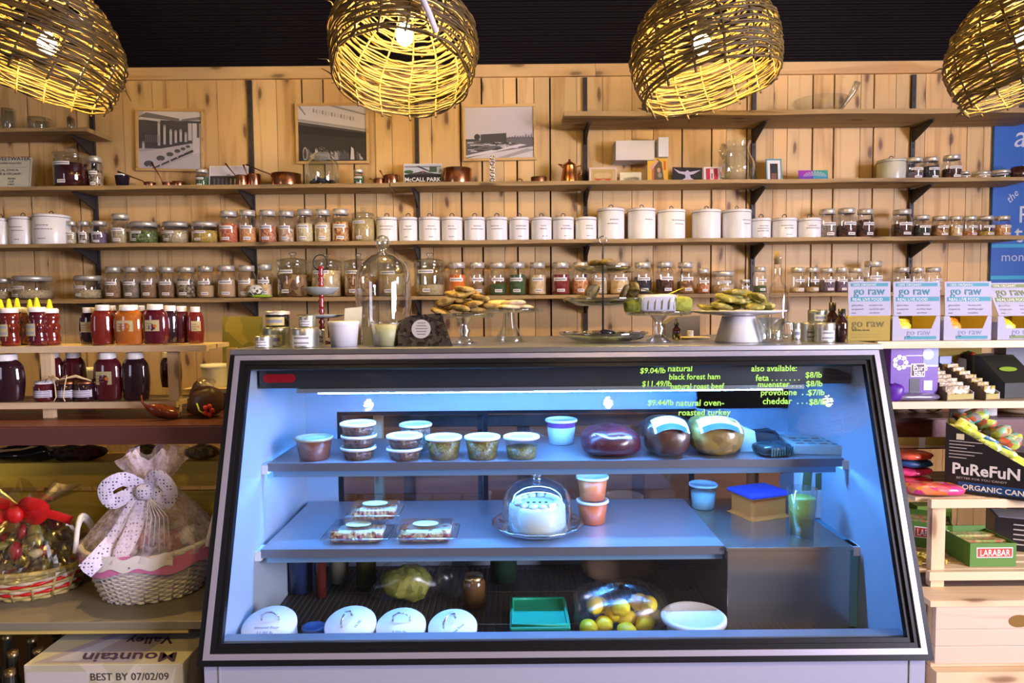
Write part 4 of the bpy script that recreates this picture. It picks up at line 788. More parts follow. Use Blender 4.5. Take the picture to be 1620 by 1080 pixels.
simple('leaning_binder', 'mauve folder leaning at the right inside the case', 'folder', MB().box(-.008, .008, -.12, .12, 0, .13, mat('mauve_card', (.28, .10, .22), .5)), (at(1320, 830, 2.40).x, 2.42, ZS2+.012), (0, .35, -.3))
# deck
def lidcan(px, py, wpx, label, rz, tilt, ts=()):
    Y = 1.985; c = at(px, py, Y); r = wpx/2*Y/F; zt = c.z-.010
    t = thing('canister', label, 'canister', (c.x, Y, ZS3), (0, 0, rz), 'white lidded canisters on the case deck')
    M = Matrix.Rotation(tilt, 4, 'X') if tilt else Matrix.Identity(4)
    h = zt-ZS3
    t.rotation_euler.x = 0; t.rotation_euler = (Matrix.Rotation(.30, 3, 'X') @ Matrix.Rotation(rz, 3, 'Z')).to_euler(); t.location.z += r*math.sin(.30)*.9
    MB().lathe([(.001, .001), (r*.95, .001), (r*.95, h-.01)], WHITE, seg=36).build('body', t)
    lid = MB().lathe([(r*.97, h-.018), (r, h-.014), (r, h-.004), (r*.96, h), (.001, h+.004)], WHITE, seg=40).build('lid', t)
    MB().tube([(-.026, .012, h+.003), (-.024, .014, h+.018), (-.008, .016, h+.028), (.008, .016, h+.028), (.024, .014, h+.018), (.026, .012, h+.003)], .003, CHROME, 6).build('handle', lid)
    if ts:
        merge([text(s, sz, GREY, loc=(-.0, yy, h+.0045), rot=(0, 0, 0), align='CENTER') for s, sz, yy in ts], 'lettering', lid)
    return t
lidcan(430, 985, 86, 'white lidded canister marked 11.00 lb, leftmost on the case deck', 0, 0, (('almond flour', .014, -.024), ('11.00 lb', .015, -.045)))
lidcan(557, 983, 82, 'white canister with sideways handle, second from left on the case deck', 1.2, 0, (('15.00', .014, -.03),))
lidcan(636, 986, 80, 'white lidded canister marked 5.00 lb, third on the case deck', 0, 0, (('5.00 lb', .016, -.04),))
lidcan(717, 988, 79, 'white lidded canister left of the green box with slanted writing', .9, 0, (('oat flour', .013, -.028),))
t = thing('jar', 'small jar with dark blue rimmed lid between the first two canisters', 'jar', (at(491, 985, 1.99).x, 2.02, ZS3))
MB().lathe([(.001, 0), (.033, 0), (.033, .045)], mat('dark_jam', (.06, .02, .03), .2), seg=20).build('body', t); MB().lathe([(.035, .042), (.036, .055), (.028, .058), (.026, .054), (.001, .054)], mat('navy_lid', (.03, .07, .18), .3), seg=24).build('lid', t)
t = thing('storage_box', 'square green lidded plastic box on the case deck', 'box', (at(853, 975, 2.05).x, 2.06, ZS3))
MB().box(-.078, .078, -.085, .085, 0, .062, mat('green_plastic_tub', (.01, .16, .10), .35)).build('body', t, bevel=.012)
GP = mat('green_plastic_lid', (.01, .33, .20), .35); lid = MB().box(-.090, .090, -.098, .098, .062, .074, GP); lid = lid.build('lid', t, bevel=.005)
mb = MB(); rr = [(-.082, -.09), (.082, -.09), (.082, .09), (-.082, .09)]; mb.tube([(a, b, .077) for a, b in rr], .006, GP, 8, True); mb.build('lid_rim', lid)
# lemons in a bag
LEM = mat('lemon_peel', (.85, .66, .01), .4)
for k, (dx, dy, dz) in enumerate(((-.085, -.03, 0), (-.035, -.01, 0), (.03, -.055, 0), (.045, .03, .0), (.0, .04, .012), (.095, .0, 0), (.125, .05, 0), (.02, .0, .05), (-.04, .06, .03), (.085, .05, .045), (-.06, .02, .05), (.11, .02, .05))):
    X = at(975, 975, 2.05).x; o = MB().lathe([(.0005, -.037), (.007, -.034), (.013, -.028), (.025, -.014), (.027, .002), (.022, .018), (.011, .028), (.005, .034), (.0005, .036)], LEM, seg=16).build('lemon', loc=(X+dx, 2.08+dy, ZS3+.028+dz), rot=(random.uniform(1.2, 1.8), random.uniform(-.4, .4), random.uniform(0, 3)))
    tag(o, 'yellow lemon in the clear bag: %s' % ('front left', 'left of centre', 'lowest front', 'right of centre', 'centre back', 'far right', 'back right corner', 'top of the heap', 'back left', 'upper right', 'upper left', 'topmost right')[k], 'lemon', 'lemons in the clear bag')
simple('plastic_bag', 'clear crinkled plastic bag around the lemons', 'bag', MB().blob((0, 0, .078), (.16, .11, .070), FOIL, .16, 30, 18, .9), (at(978, 975, 2.05).x+.01, 2.09, ZS3))
t = thing('tub', 'large round white lidded tub at the right of the case deck', 'tub', (at(1100, 985, 2.02).x, 2.04, ZS3))
MB().lathe([(.001, 0), (.075, 0), (.085, .055)], TUBW, seg=36).build('body', t); MB().lathe([(.088, .052), (.098, .056), (.098, .068), (.09, .074), (.084, .07), (.001, .07)], PLWHITE, seg=44).build('lid', t)
# greens bag, jars behind
t = thing('bag_of_greens', 'clear bag with olive green leaves behind the third canister', 'bag', (at(640, 940, 2.32).x, 2.33, ZS3))
MB().blob((0, 0, .06), (.085, .07, .055), grain('olive_leaves', (.16, .17, .02), (.3, .3, .05), 50), .3, 18, 12).build('leaves', t); MB().blob((.01, 0, .068), (.115, .085, .066), FOIL, .3, 24, 14).build('film', t)
simple('crumpled_bag', 'empty crumpled clear bag between the greens and the jar', 'bag', MB().blob((0, 0, .06), (.06, .05, .06), FOIL, .4, 20, 14), (at(705, 930, 2.33).x+.02, 2.36, ZS3))
def backjar(px, w, h, Y, m, label, lidm=LIDM):
    t = thing('jar', label, 'jar', (at(px, 930, Y).x, Y, ZS3)); MB().lathe([(.001, 0), (w, 0), (w, h*.8), (w*.8, h*.9)], m, seg=22).build('body', t); MB().lathe([(w*.84, h*.88), (w*.84, h), (.001, h)], lidm, seg=22).build('lid', t)
backjar(750, .038, .105, 2.28, mat('brown_preserve', (.12, .06, .02), .15, coat=.6), 'jar of brown preserve with gold ringed lid right of crumpled bag', GOLDL)
backjar(580, .036, .20, 2.45, mat('olive_preserve', (.10, .09, .02), .15), 'olive coloured jar with white tag behind the second canister', BLACK)
backjar(537, .036, .20, 2.5, mat('pale_jar_cream', (.32, .30, .20), .4), 'cream coloured jar at the back of the case deck', WHITE)
backjar(478, .045, .17, 2.42, mat('navy_tub', (.02, .04, .12), .3), 'dark blue tub at the back left of the case deck', mat('navy_lid', (.03, .07, .18), .3))
backjar(508, .018, .2, 2.36, mat('dark_red_bottle', (.12, .02, .015), .25), 'slim dark red bottle beside the dark blue tub', BLACK)
backjar(797, .05, .15, 2.5, mat('dark_green_jar', (.02, .05, .03), .2), 'dark green jar with clear ring lid behind the green box', BLACK)
simple('paper_tray', 'beige paper wrapped loaf at the back of the deck behind lemons', 'bread', MB().blob((0, 0, .05), (.14, .06, .05), mat('kraft_wrap', (.32, .20, .12), .7), .05, 18, 10, .6), (at(980, 900, 2.5).x, 2.5, ZS3))
# ================= ON THE COUNTERTOP =================
def cup_x(px, Y): return at(px, 540, Y).x
TIN = mat('tin_metal', (.55, .55, .50), .35, .9)
def tin(px0, px1, h, Y, z, label, lab=PAPER, words=2, m=TIN, group='silver tins on the counter'):
    X = cup_x((px0+px1)/2, Y); r = (px1-px0)/2*Y/F
    t = thing('tin', label, 'tin', (X, Y, z), (0, 0, 0), group)
    MB().lathe([(.001, 0), (r*.97, 0), (r*.98, .003), (r*.98, h*.72)], m, seg=28).build('body', t); MB().lathe([(r, h*.70), (r, h-.003), (r*.96, h), (r*.8, h-.002), (.001, h-.002)], m, seg=28).build('lid', t)
    mb = MB(); labelpatch(mb, r*.98+.0007, h*.12, h*.62, -.7, .7, mat('buff_label', (.5, .46, .40), .7) if lab is None else lab, words); mb.build('label', t); return t
ZC_ = ZT+.0005
tin(404, 431, .037, 2.12, ZC_, 'smallest round tin with pinkish label, front left of the counter')
tin(417, 459, .062, 2.20, ZC_, 'olive tinted tin beneath the dark jar', CREAM, 1, mat('olive_tin', (.36, .38, .28), .35, .9)); tin(461, 504, .062, 2.13, ZC_, 'large silver tin between small tin and white tub')
t = thing('candle_jar', 'dark jar with yellow label and silver lid on the olive tin', 'jar', (cup_x(440, 2.20), 2.20, ZC_+.062))
MB().lathe([(.001, .001), (.036, .001), (.037, .04), (.034, .044)], mat('dark_jar_glass', (.02, .015, .015), .1), seg=24).build('body', t); MB().lathe([(.038, .040), (.038, .051), (.001, .052)], LIDM, seg=24).build('lid', t)
mb = MB(); labelpatch(mb, .0378, .006, .032, -.9, .9, mat('yellow_label', (.60, .50, .16), .6), 1); mb.build('label', t)
tin(474, 500, .036, 2.16, ZC_+.062, 'small round tin stacked on the large silver tin'); tin(504, 515, .052, 2.25, ZC_, 'thin dark tin half hidden behind the large silver tin')
t = thing('tiered_stand', 'slim red turned wooden stand with two grey saucers and wire ring', 'stand', (cup_x(510, 2.33), 2.33, ZC_))
REDP = mat('red_lacquer', (.28, .006, .01), .2, coat=.6); SAU = mat('grey_saucer', (.28, .31, .32), .25)
pr = [(.001, 0), (.03, 0), (.03, .006), (.008, .012)]; z = .012
while z < .235: pr += [(.007, z), (.010, z+.008), (.006, z+.016), (.011, z+.026), (.006, z+.034)]; z += .036
pr += [(.001, z)]
MB().lathe(pr, REDP, seg=16).build('pole', t)
MB().lathe([(.008, .165), (.04, .168), (.062, .190), (.060, .192), (.04, .172), (.008, .170)], SAU, seg=32).build('saucer', t); MB().lathe([(.008, .085), (.06, .090), (.082, .098), (.08, .1), (.05, .094), (.008, .09)], SAU, seg=32).build('saucer', t)
MB().tube([(.025*math.cos(a*.42), 0, .275+.027*math.sin(a*.42)) for a in range(15)], .0022, IRON, 6, True).build('wire_ring', t)
t = thing('candle_tub', 'white round tub candle with lid on the counter front', 'candle', (cup_x(543, 2.15), 2.16, ZC_))
MB().lathe([(.001, 0), (.040, 0), (.048, .075)], mat('white_wax', (.70, .70, .72), .35), seg=28).build('body', t); MB().lathe([(.0485, .07), (.050, .078), (.046, .080), (.001, .078)], PLWHITE, seg=28).build('lid', t)
simple('price_card', 'cream price card standing between white tub and tall dome', 'card', MB().prism([(-.028, 0), (.03, 0), (.036, .125), (-.02, .12)], 'y', -.001, .001, CREAM), (cup_x(556, 2.25), 2.25, ZC_), (-.08, 0, .1))
t = thing('tall_glass_dome', 'tall clear glass bell dome with ball knob', 'glass dome', (cup_x(608, 2.36), 2.36, ZC_))
MB().lathe([(.098, 0), (.096, .02), (.095, .20), (.092, .235), (.078, .27), (.052, .296), (.03, .305)], glass('dome_glass', (.97, .98, .97), .07, .95, .0, blend=.45), seg=48).build('dome', t)
MB().lathe([(.026, .304), (.014, .312), (.012, .320), (.022, .330), (.026, .345), (.020, .360), (.008, .368), (.001, .369)], CUT, seg=24).build('knob', t)
MB().lathe([(.001, .001), (.104, .0), (.106, .006), (.1, .008), (.001, .006)], CUT, seg=40).build('base_plate', t)
t = thing('cheese_tub', 'clear tub of pale yellow cheese in front of the tall dome', 'tub', (cup_x(611, 2.16), 2.17, ZC_))
MB().lathe([(.001, .001), (.040, .001), (.045, .068), (.001, .068)], mat('pale_yellow_cheese', (.55, .55, .28), .5), seg=28).build('contents', t); MB().lathe([(.001, 0), (.043, 0), (.052, .074)], CLEARP, seg=28).build('container', t); MB().lathe([(.053, .070), (.055, .077), (.001, .077)], CLEARP, seg=28).build('lid', t)
simple('price_card', 'small ruled card left of the clear cheese tub', 'card', MB().box(-.02, .02, -.001, .001, 0, .06, CREAM), (cup_x(584, 2.20), 2.20, ZC_))
t = thing('wrapped_chocolate', 'dark wrapped triangular packet with round buff label', 'package', (cup_x(668, 2.13), 2.14, ZC_), (math.radians(-12), 0, 0))
MB().prism([(-.072, 0), (.09, 0), (.082, .02), (.055, .098), (-.035, .092), (-.074, .075)], 'y', -.012, .016, grain('dark_chocolate_wrap', (.008, .006, .006), (.02, .014, .012), 90, .25, (.05, .04, .03), .5)).build('block', t, bevel=.004)
MB().lathe([(.030, 0), (.001, 0)], mat('buff_label', (.5, .46, .40), .7), seg=28).xf(Matrix.Translation((-.004, -.0128, .052)) @ Matrix.Rotation(math.pi/2, 4, 'X')).build('round_label', t)
mb = MB()
for k in range(5): mb.box(-.022+.003*abs(k-2), .016-.003*abs(k-2), -.0132, -.0130, .034+.009*k, .0365+.009*k, mat('brown_ink', (.15, .1, .08), .8))
mb.build('label_print', t)
COOK = grain('cookie_crust', (.34, .21, .03), (.52, .36, .10), 60, .75, (.22, .12, .02)); COOKD = grain('dark_cookie', (.10, .07, .03), (.2, .15, .06), 60, .75)
def cookies(spots, Y, z, grp, lab, m=COOK, r=.036, cat='cookie', name='cookie'):
    for k, (px, dz, dy, tl) in enumerate(spots):
        o = MB().blob((0, 0, 0), (r, r*.9, .0095), m, .12, 16, 8, .85).build(name, loc=(cup_x(px, Y), Y+dy, z+dz), rot=(tl*.5, tl, k*.7))
        tag(o, lab % o_words[k], cat, grp)
o_words = ['lowest left', 'second lowest left', 'lower middle', 'lower right', 'middle left', 'centre', 'middle right', 'far right', 'upper left', 'upper middle', 'topmost', 'upper right', 'back left', 'back middle', 'back right', 'front middle']
def glass_stand(px, Y, R_, zp, label, foot='bell', name='cake_stand', m=GLB):
    t = thing(name, label, 'cake stand', (cup_x(px, Y), Y, ZC_))
    MB().lathe([(.001, zp-.004), (R_*.9, zp-.003), (R_, zp+.008), (R_*.98, zp+.011), (R_*.88, zp), (.001, zp-.001)], m, seg=44, fn=lambda a, z: 1+.01*math.sin(22*a)).build('plate', t)
    if foot == 'bell': MB().lathe([(.001, .001), (.056, 0), (.058, .004), (.038, .03), (.024, .06), (.019, zp-.004)], m, seg=32, fn=lambda a, z: 1+.03*math.sin(16*a)).build('foot', t)
    else: MB().lathe([(.001, .001), (.040, 0), (.042, .005), (.02, .02), (.014, .03), (.022, .045), (.012, .058), (.016, zp-.02), (.03, zp-.004)], CUT, seg=28).build('foot', t)
    return t
zp = at(790, 494, 2.34).z-ZC_
glass_stand(806, 2.36, .125, zp+.002, 'fluted glass cake stand carrying pale sliced bread right of the cookies'); glass_stand(735, 2.22, .10, zp-.012, 'glass cake stand piled with yellow flat cookies behind the dark packet', 'knob')
zz = ZC_+zp-.004
cookies([(700, .0, -.02, .3), (712, .016, .03, -.3), (730, .012, -.04, .2), (752, .006, .02, 0), (706, .032, .0, .35), (728, .036, .02, -.2), (750, .028, -.02, .1), (772, .018, .03, -.1), (722, .058, -.01, .15), (742, .055, .01, -.25), (736, .073, .0, .1), (760, .044, .0, .2)], 2.22, zz+.008, 'yellow cookies on the glass stand', '%s yellow brown flat cookie on the glass stand left of centre')
o_words2 = o_words
cookies([(782, .0, .03, .1), (806, .002, -.01, 0), (828, .001, .02, .05), (790, .016, .04, -.15), (812, .016, .0, .1)], 2.36, zz+.020, 'flat breads on the fluted stand', '%s pale flat bread on the fluted glass stand', grain('flatbread', (.6, .45, .25), (.7, .58, .4), 70), .042, 'bread', 'flat_bread')
# three tier tray
t = thing('three_tier_tray', 'three tier glass tray with thin dark centre rod', 'tray stand', (cup_x(954, 2.28), 2.28, ZC_)); Y3 = 2.28
def zof(py, Y=Y3): return at(954, py, Y).z-ZC_
MB().tube([(0, 0, .004), (0, 0, zof(405)), (0, 0, zof(384))], [.0035, .0035, .0028], IRON, 8).tube([(.012*math.cos(a*.6), 0, zof(384)+.010+.012*math.sin(a*.6)) for a in range(11)], .0018, CHROME, 5, True).build('rod', t)
for py, R_, dp, in ((431, .103, .020), (482, .134, .026), (540, .150, .030)):
    z = zof(py)-.004 if py != 540 else .002
    MB().lathe([(.004, z), (R_*.6, z+.001), (R_*.9, z+dp*.6), (R_, z+dp), (R_*.985, z+dp+.001), (R_*.88, z+dp*.62), (R_*.6, z+.004), (.004, z+.003)], glass('tray_glass', (.86, .92, .84), .16, .9, .04), seg=48).build('tray', t)
for j, (py, lst, nm, mm) in enumerate(((431, [(925, .02, 0, .1), (945, .035, .02, .2), (962, .038, -.02, -.2), (978, .018, .02, .1), (990, .016, 0, 0)], 'top', COOKD), (482, [(905, .02, 0, .1), (925, .028, .02, -.4), (938, .05, .02, .9), (988, .045, .01, 1.1), (1000, .05, .0, 1.2), (975, .02, -.03, 0)], 'middle', COOKD), (538, [(950, .018, .0, .1), (965, .026, .03, .2), (985, .02, -.02, -.1), (1003, .018, .01, .1)], 'bottom', mat('dark_wrapped_bar', (.03, .03, .035), .2, coat=.5)))):
    for k, (px, dz, dy, tl) in enumerate(lst):
        z = max(zof(py)-.004, .002)+ZC_
        o = MB().blob((0, 0, 0), (.032 if j < 2 else .036, .026, .011 if j < 2 else .013), mm, .15, 14, 8, .8).build('pastry', loc=(cup_x(px, Y3), Y3+dy, z+dz-.002), rot=(0, tl, k))
        tag(o, '%s dark pastry on the %s tier of the glass tray' % (('first', 'second', 'third', 'fourth', 'fifth', 'sixth')[k]+' from left', nm), 'pastry', 'pastries on the %s tier' % nm)
# glass stand with wrapped loaf
glass_stand(1042, 2.24, .112, at(1042, 497, 2.24).z-ZC_, 'footed cut glass stand carrying a wrapped yellow green loaf', 'knob')
zz = at(1042, 497, 2.24).z+.004
t = thing('wrapped_loaf', 'wrapped loaf with lilac patterned middle and yellow green ends', 'bread', (cup_x(1040, 2.24), 2.24, zz), (0, 0, -.15))
LG = grain('loaf_green', (.30, .33, .03), (.20, .23, .03), 60); MB().blob((-.055, 0, .020), (.055, .048, .020), LG, .06, 16, 8, .5).blob((.062, 0, .028), (.048, .048, .027), LG, .05, 16, 8, .5).build('loaf_ends', t)
MB().blob((.0, 0, .031), (.066, .053, .031), mat('lilac_wrap', (.48, .50, .60), .35), .03, 20, 10, .4).build('wrapper', t); mb = MB()
for k in range(6): mb.tube([(-.055+.022*k, -.052, .012), (-.052+.022*k, -.0545, .035), (-.05+.022*k, -.045, .058)], .0016, mat('olive_print', (.3, .33, .15), .6), 4)
mb.build('wrapper_print', t); simple('paper_leaf', 'bright yellow green leaf lying on top of the wrapped loaf', 'leaf', MB().grid(lambda u, v: ((u-.5)*.24, (v-.5)*.05*math.sin(math.pi*u), .012*math.sin(u*9)), 14, 3, mat('lime_leaf', (.45, .6, .05), .6)), (cup_x(1045, 2.24), 2.24, zz+.071))
# dropper bottle, little tray
t = thing('dropper_bottle', 'small dark brown dropper bottle right of the footed stand', 'bottle', (cup_x(1070, 2.42), 2.42, ZC_)); BG = mat('brown_bottle_glass', (.035, .012, .008), .08, coat=.8)
MB().lathe([(.001, 0), (.015, 0), (.015, .036), (.007, .044), (.007, .05)], BG, seg=16).build('body', t); MB().lathe([(.009, .048), (.009, .058), (.004, .06), (.004, .072), (.001, .073)], BLACK, seg=12).build('dropper', t)
t = thing('wooden_tray', 'small wooden tray with rim behind the white cake stand', 'tray', (cup_x(1096, 2.42), 2.42, ZC_)); MB().box(-.05, .05, -.04, .04, 0, .008, PINE).build('board', t, bevel=.002)
t = thing('candle', 'tiny white votive candle standing on the small wooden tray', 'candle', (cup_x(1092, 2.42), 2.42, ZC_+.0082)); MB().cyl(.011, 0, .022, PLWHITE, seg=16).build('wax', t)
simple('grey_cushion_box', 'dark grey sloping box behind the small wooden tray', 'box', MB().prism([(-.07, 0), (.06, 0), (.06, .08), (-.03, .075), (-.07, .05)], 'y', -.04, .04, mat('grey_felt', (.16, .14, .12), .9)), (cup_x(1080, 2.58), 2.60, ZC_))
# white cake stand
z = at(1168, 494, 2.2).z-ZC_; t = thing('cake_stand', 'white ceramic pedestal cake stand piled with green yellow cookies', 'cake stand', (cup_x(1168, 2.22), 2.22, ZC_)); CER = mat('white_ceramic', (.66, .65, .64), .25)
MB().lathe([(.001, z-.008), (.06, z-.010), (.12, z-.004), (.146, z+.002), (.148, z+.006), (.14, z+.007), (.11, z), (.001, z)], CER, seg=48).build('plate', t); MB().lathe([(.001, .001), (.073, 0), (.074, .004), (.060, .05), (.052, z-.012)], CER, seg=40).build('pedestal', t)
GC = grain('green_cookie', (.26, .24, .035), (.13, .13, .02), 60, .75, (.42, .36, .12))
cookies([(1120, .004, .0, .25), (1135, .010, -.04, .2), (1160, .006, .03, 0), (1185, .010, -.03, -.2), (1145, .022, .03, .3), (1160, .028, -.02, -.1), (1180, .024, .02, .2), (1208, .006, .0, -.35), (1143, .038, -.03, .3), (1162, .042, .02, .1), (1160, .056, -.01, 0), (1178, .042, .02, -.4), (1150, .016, .06, .3), (1172, .016, .06, .1), (1200, .022, .01, -.6), (1195, .034, -.01, -.5)], 2.22, ZC_+z+.010, 'cookies on the white stand', '%s green yellow oval cookie on the white ceramic stand', GC)
# swing-top bottle, mug
t = thing('corked_bottle', 'tall clear square bottle with long neck and cork', 'bottle', (cup_x(1229, 2.30), 2.30, ZC_)); z = at(1229, 398, 2.3).z-ZC_
MB().lathe([(.001, .002), (.034, .001), (.036, .006), (.036, z*.55), (.030, z*.60), (.014, z*.66), (.012, z*.90), (.015, z*.91), (.015, z*.93)], GL, seg=28, sx=1, sy=1).build('glass_body', t); MB().lathe([(.001, z*.86), (.011, z*.86), (.012, z), (.001, z)], mat('cork', (.28, .20, .09), .8), seg=14).build('cork', t)
t = thing('measuring_mug', 'clear glass mug with handle at the foot of the corked bottle', 'mug', (cup_x(1222, 2.16), 2.17, ZC_)); MB().lathe([(.001, .003), (.036, .002), (.038, .01), (.040, .078), (.038, .078), (.035, .012)], GLB, seg=28).build('body', t); MB().tube([(.038, 0, .065), (.062, 0, .06), (.065, 0, .035), (.055, 0, .018), (.038, 0, .015)], .005, GLB, 8).build('handle', t)
t = thing('glass_tumbler', 'fluted clear tumbler just right of the white stand pedestal', 'glass', (cup_x(1203, 2.32), 2.33, ZC_)); MB().lathe([(.001, .003), (.026, .001), (.032, .085), (.030, .085)], GLB, seg=32, fn=lambda a, z: 1+.03*math.sin(12*a)).build('body', t)
tin(1252, 1266, .058, 2.32, ZC_, 'small white and blue tin half hidden behind the left silver tin', PAPER, 1)
tin(1267, 1292, .060, 2.22, ZC_, 'left silver tin of the pair at the counter right end'); tin(1289, 1320, .062, 2.15, ZC_, 'right silver tin with lined label of the pair at the counter right end'); tin(1278, 1307, .040, 2.22, ZC_+.062, 'round tin stacked on the pair of silver tins', CREAM, 1, mat('olive_tin', (.36, .38, .28), .35, .9))
for k, (px, h, Y) in enumerate(((1316, .125, 2.28), (1331, .105, 2.16))):
    t = thing('brown_bottle', ('taller brown medicine bottle with black cap behind the tins', 'shorter brown medicine bottle with black cap at the counter corner')[k], 'bottle', (cup_x(px, Y), Y, ZC_))
    MB().lathe([(.001, 0), (.019, 0), (.019, h*.62), (.009, h*.76), (.009, h*.8)], BG, seg=20).build('body', t); MB().lathe([(.011, h*.78), (.011, h), (.001, h)], BLACK, seg=16).build('cap', t)

# ================= LEFT: PLANK COUNTER, HONEY RACK =================
def legbox(mb, x, y, z0, z1, m, w=.03): return mb.box(x-w, x+w, y-w, y+w, z0, z1, m)
t = thing('plank_counter', 'dark red plank counter at left below the honey rack', 'counter', (-1.8, 2.45, 0))
mb = MB()
for k in range(4): mb.box(-1.05, .86, -.25+k*.125, -.128+k*.125, .962+.001*k, .99, REDW)
mb.build('planks', t, bevel=.002); MB().box(-1.05, .86, -.262, -.252, .93, .985, REDW).build('front_board', t)
for X in (-1., .8):
    for y in (.1, .2): MB().box(X-.03, X+.03, y-.03, y+.03, 0, .961, REDW).build('leg', t) if y > .15 else None
t = thing('slatted_crate', 'yellowish slatted wooden crate back below the dark plank counter, left', 'crate', (-1.7, 2.48, 0))
CRW = wood('yellow_crate_wood', (.62, .44, .04), (.46, .31, .025), (.1, .06, .02), 'x', .5, True, .1)
for z0, z1 in ((.715, .805), (.55, .697), (.44, .54)): MB().box(-.95, .74, .0, .018, z0, z1, CRW).build('slat', t)
for X in (-.9, .7): MB().box(X-.02, X+.02, .019, .05, 0, .85, CRW).build('upright', t)
t = thing('low_table', 'weathered grey wooden low table carrying the gift baskets', 'table', (-1.6, 2.15, 0))
GW = wood('weathered_grey_plank', (.22, .20, .15), (.12, .11, .08), None, 'x', .5, False, .1)
MB().box(-1.2, .73, -.20, .30, .430, .455, GW).build('tabletop', t, bevel=.003); MB().box(-1.2, .64, -.19, -.178, .415, .430, wood('yellow_edge', (.5, .4, .12), (.4, .3, .08), None, 'x')).build('edge_strip', t)
for X in (-1.15, .708):
    for y in (-.15, .25): MB().box(X-.018, X+.018, y-.03, y+.03, 0, .429, mat('mustard_post', (.42, .30, .03), .6)).build('leg', t)
# honey rack
t = thing('honey_rack', 'pale pine two level rack holding the honey jars', 'rack', (-1.6, 2.42, .99))
z1, z2 = 1.242-.99, 1.048-.99
for nm, z, x1 in (('upper', z1, .55), ('lower', z2, .44)):
    MB().box(-.75, x1, -.08, -.062, z-.022, z, PINE).box(-.75, x1, -.062, .0, z-.016, z-.001, PINE).box(-.75, x1, .01, .11, z-.016, z-.001, PINE).build('shelf', t)
for X, y, ztop in ((-.02, -.055, z1-.022), (.42, -.055, z1-.022), (.56, .10, z1-.022), (-.60, -.055, z1-.022)): MB().box(X-.018, X+.018, y, y+.02, 0, ztop, PINEZ).build('post', t)
t2 = thing('small_shelf', 'pale pine side shelf at the right end of the honey rack', 'shelf', (-1.16, 2.61, .99))
MB().box(-.08, .12, -.06, .08, .060, .075, PINE).build('board', t2)
for X in (-.05, .10): MB().box(X-.012, X+.012, 0, .02, 0, .06, PINEZ).build('leg', t2)
HC = {'dark': mat('dark_honey', (.028, .008, .012), .08, coat=1.), 'red': mat('red_honey', (.16, .015, .008), .08, coat=1.), 'amber': mat('amber_honey', (.42, .12, .015), .08, coat=1.), 'wine': mat('wine_honey', (.09, .008, .014), .08, coat=1.)}
HLAB = mat('honey_label', (.48, .42, .20), .6); SEAL = mat('orange_seal', (.6, .18, .03), .6)
def honey(px0, px1, py1, py0, z, c, label, lab=False, Y=2.38, rz=0, grp='honey jars on the pine rack', ridges=True):
    X = at((px0+px1)/2, py0, Y).x; w = (px1-px0)/2*Y/F; h = at((px0+px1)/2, py1, Y).z-z
    t = thing('honey_jar', label, 'jar', (X, Y, z), (0, 0, rz), grp); hb = h*.90; pf = []; n = 26
    for k in range(n+1):
        s = k/n; r = w*(.86+.14*math.sin(math.pi*min(1, s*1.05))) if s < .82 else w*(.90-.42*((s-.82)/.18)**1.6)
        r *= 1+(.040*math.sin(s*n*math.pi) if ridges and .12 < s < .8 else 0); pf.append((r, .002+(hb-.002)*s))
    def body(mb_pf, m, k=1.): return MB().lathe([(.001, .001)]+[(r*k, z_) for r, z_ in mb_pf], m, seg=28, sx=1, sy=.62)
    body(pf, HC[c]).build('body', t); lr = w*.56
    MB().lathe([(lr, hb-.006), (lr, h-.002), (lr*.94, h), (.001, h)], mat('white_cap', (.75, .74, .72), .4), seg=24).build('cap', t)
    if lab:
        m2 = MB(); lw = w*.55; yy = -w*.62*.92-.002
        m2.grid(lambda u, v: ((u-.5)*2*lw, yy+abs(u-.5)**2*w*.3, hb*.38+hb*.30*v), 6, 1, HLAB); m2.add([(lw*.45+lw*.25*math.cos(a*.6), yy-.001, hb*.52+lw*.25*math.sin(a*.6)) for a in range(11)], [tuple(range(11))], SEAL); 
        for q in range(3): m2.box(-lw*.8, lw*.1, yy-.0012, yy-.0008, hb*(.44+.07*q), hb*(.455+.07*q), mat('brown_ink', (.15, .1, .08), .8))
        m2.build('label', t)
    return t
ZH1 = 1.2425; ZH2 = 1.0485
honey(127, 160, 486, 545, ZH1, 'dark', 'dark rounded honey jar, leftmost of the ribbed jars, upper rack', True, 2.40)
honey(147, 182, 482, 545, ZH1, 'red', 'red honey jar with ribbed right edge beside the leftmost dark jar', False, 2.375, .5)
honey(165, 190, 483, 545, ZH1, 'red', 'red honey jar mostly hidden left of the amber one', False, 2.46, 0)
honey(182, 229, 482, 545, ZH1, 'amber', 'bright amber honey jar with square label, upper rack middle', True, 2.375)
honey(210, 236, 483, 545, ZH1, 'red', 'reddish honey jar behind and right of the amber one', False, 2.46)
honey(227, 268, 481, 545, ZH1, 'wine', 'wine dark honey jar with square label and orange seal', True, 2.375)
honey(256, 286, 483, 545, ZH1, 'dark', 'dark ribbed honey jar right of the labelled wine dark one', False, 2.42, .5)
honey(276, 302, 484, 544, ZH1, 'wine', 'narrow dark ribbed honey jar, second from right, upper rack', False, 2.44, .6)
honey(298, 323, 485, 543, ZH1, 'red', 'rightmost red ribbed honey jar on the upper rack', True, 2.42, .5)
honey(-16, 40, 560, 630, ZH2, 'dark', 'big black ribbed honey jar at left edge, lower rack', False, 2.38)
honey(66, 104, 556, 630, ZH2, 'wine', 'wine red ribbed jar behind the tied gift jars, left one', False, 2.47); honey(100, 138, 556, 630, ZH2, 'wine', 'wine red ribbed jar behind the tied gift jars, right one', False, 2.47)
